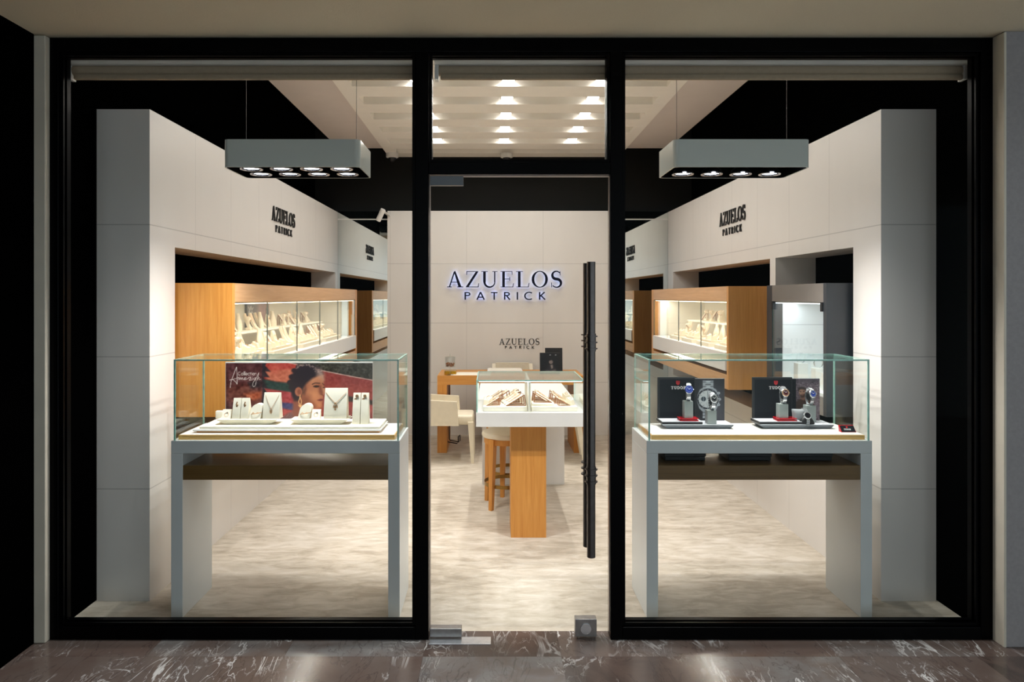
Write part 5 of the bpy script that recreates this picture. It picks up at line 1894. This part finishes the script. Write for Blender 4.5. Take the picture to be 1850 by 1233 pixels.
# candy jar on a gold box
jx, jy = PX(814.5, 8.02), 8.02
tag(MB().box(jx - 0.066, jx + 0.064, jy - 0.09, jy + 0.09, DZ, DZ + 0.040, 0.003).build('gold_box', M['gold_foil']), 'shiny gold sweet box beside the glass candy jar on the desk', 'box')
jz = DZ
jy2 = 7.895
t = thing('candy_jar', 'footed glass jar with brown sweets on the oak desk', 'candy jar', (jx, jy2, jz))
MB().lathe([(0.0, 0.0), (0.045, 0.0), (0.04, 0.006), (0.008, 0.014), (0.006, 0.075), (0.012, 0.085), (0.055, 0.09), (0.057, 0.195), (0.054, 0.195), (0.052, 0.094), (0.0, 0.092)], (jx, jy2, jz), 32).build('glass', M['jar'] if 'jar' in M else glass('jar_glass', (0.95, 0.96, 0.96), 0.05, 0.8), t, True)
MB().lathe([(0.0, 0.205), (0.040, 0.203), (0.058, 0.196), (0.058, 0.200), (0.04, 0.207), (0.012, 0.211), (0.0, 0.211)], (jx, jy2, jz), 32).lathe([(0.0, 0.21), (0.006, 0.212), (0.010, 0.222), (0.006, 0.232), (0, 0.234)], (jx, jy2, jz), 16).build('lid', glass('lid_glass', (0.9, 0.92, 0.92), 0.08, 0.8), t, True)
m = MB()
for k in range(60):
    a, rr_ = R.uniform(0, 2 * PI), 0.044 * math.sqrt(R.random())
    z = jz + 0.100 + R.random() * 0.034
    m.box(-0.008, 0.008, -0.005, 0.005, -0.004, 0.004, 0.0015, 1, Matrix.Translation((jx + rr_ * math.cos(a), jy2 + rr_ * math.sin(a), z)) @ Euler((R.uniform(0, 3), R.uniform(0, 3), R.uniform(0, 3))).to_matrix().to_4x4())
sw = m.build('sweets', M['candy'])
tag(sw, 'brown wrapped sweets heaped in the footed glass jar', 'sweets', None, 'stuff')
# dark framed pictures on the desk
def easel_frame(x, y, w, h, lean, label, pic=None):
    t = thing('picture_frame', label, 'picture frame', (x, y, DZ))
    L = math.tan(lean)
    f = lambda u, v, q: (u, y + q + v * L, DZ + v)
    MB().prism([(x - w / 2, 0), (x + w / 2, 0), (x + w / 2, h), (x - w / 2, h)], f, 0.0, 0.012).build('frame', M['black'], t)
    if pic:
        pic.build('picture', (x - w / 2 + 0.008, y - 0.0012 + 0.008 * L, DZ + 0.008), w - 0.016, (h - 0.016) / math.cos(lean), t, lean, M['print_gloss'])
    MB().hexa([(x - 0.02, y + 0.05, DZ), (x + 0.02, y + 0.05, DZ), (x + 0.02, y + 0.10, DZ), (x - 0.02, y + 0.10, DZ)],
              [(x - 0.02, y + 0.016 + h * 0.6 * L, DZ + h * 0.6), (x + 0.02, y + 0.016 + h * 0.6 * L, DZ + h * 0.6), (x + 0.02, y + 0.022 + h * 0.6 * L, DZ + h * 0.6), (x - 0.02, y + 0.022 + h * 0.6 * L, DZ + h * 0.6)]).build('strut', M['black'], t)
    return t


gm, gnt, gb, gout = new_mat('print_glossy')
ga = nd(gnt, 'ShaderNodeAttribute', attribute_name='print')
gnt.links.new(ga.outputs['Color'], gb.inputs['Base Color'])
gb.inputs['Roughness'].default_value = 0.35
M['print_gloss'] = gm
easel_frame(PX(993.5, 8.0), 8.0, 0.222, 0.236, 0.10, 'black framed photograph of a seated person on the oak desk', frame_print())
easel_frame(PX(1001, 8.28), 8.30, 0.200, 0.268, 0.12, 'second plain black frame leaning behind the framed photograph')
# black steel bracket under the desk
bx0, by0 = PX(818, 8.1), 8.02
m = MB().tube([(bx0 - 0.04, by0 + 0.1, 0.735), (bx0 - 0.04, by0 + 0.1, 0.10), (bx0 - 0.03, by0 + 0.09, 0.085), (bx0 + 0.07, by0, 0.085), (bx0 + 0.085, by0, 0.10), (bx0 + 0.085, by0, 0.16)], 0.006, 8)
m.tube([(bx0 - 0.055, by0 + 0.0, 0.735), (bx0 - 0.055, by0 + 0.0, 0.10), (bx0 - 0.045, by0 - 0.01, 0.085), (bx0 + 0.055, by0 - 0.09, 0.085), (bx0 + 0.07, by0 - 0.09, 0.10), (bx0 + 0.07, by0 - 0.09, 0.16)], 0.006, 8)
m.tube([(bx0 + 0.085, by0, 0.16), (bx0 + 0.07, by0 - 0.09, 0.16)], 0.006, 8)
m.tube([(bx0 - 0.04, by0 + 0.1, 0.4), (bx0 - 0.055, by0, 0.4)], 0.006, 8)
tag(m.build('cable_bracket', M['black'], None, True), 'black bent steel bracket hanging under the oak desk beside the chair', 'bracket')
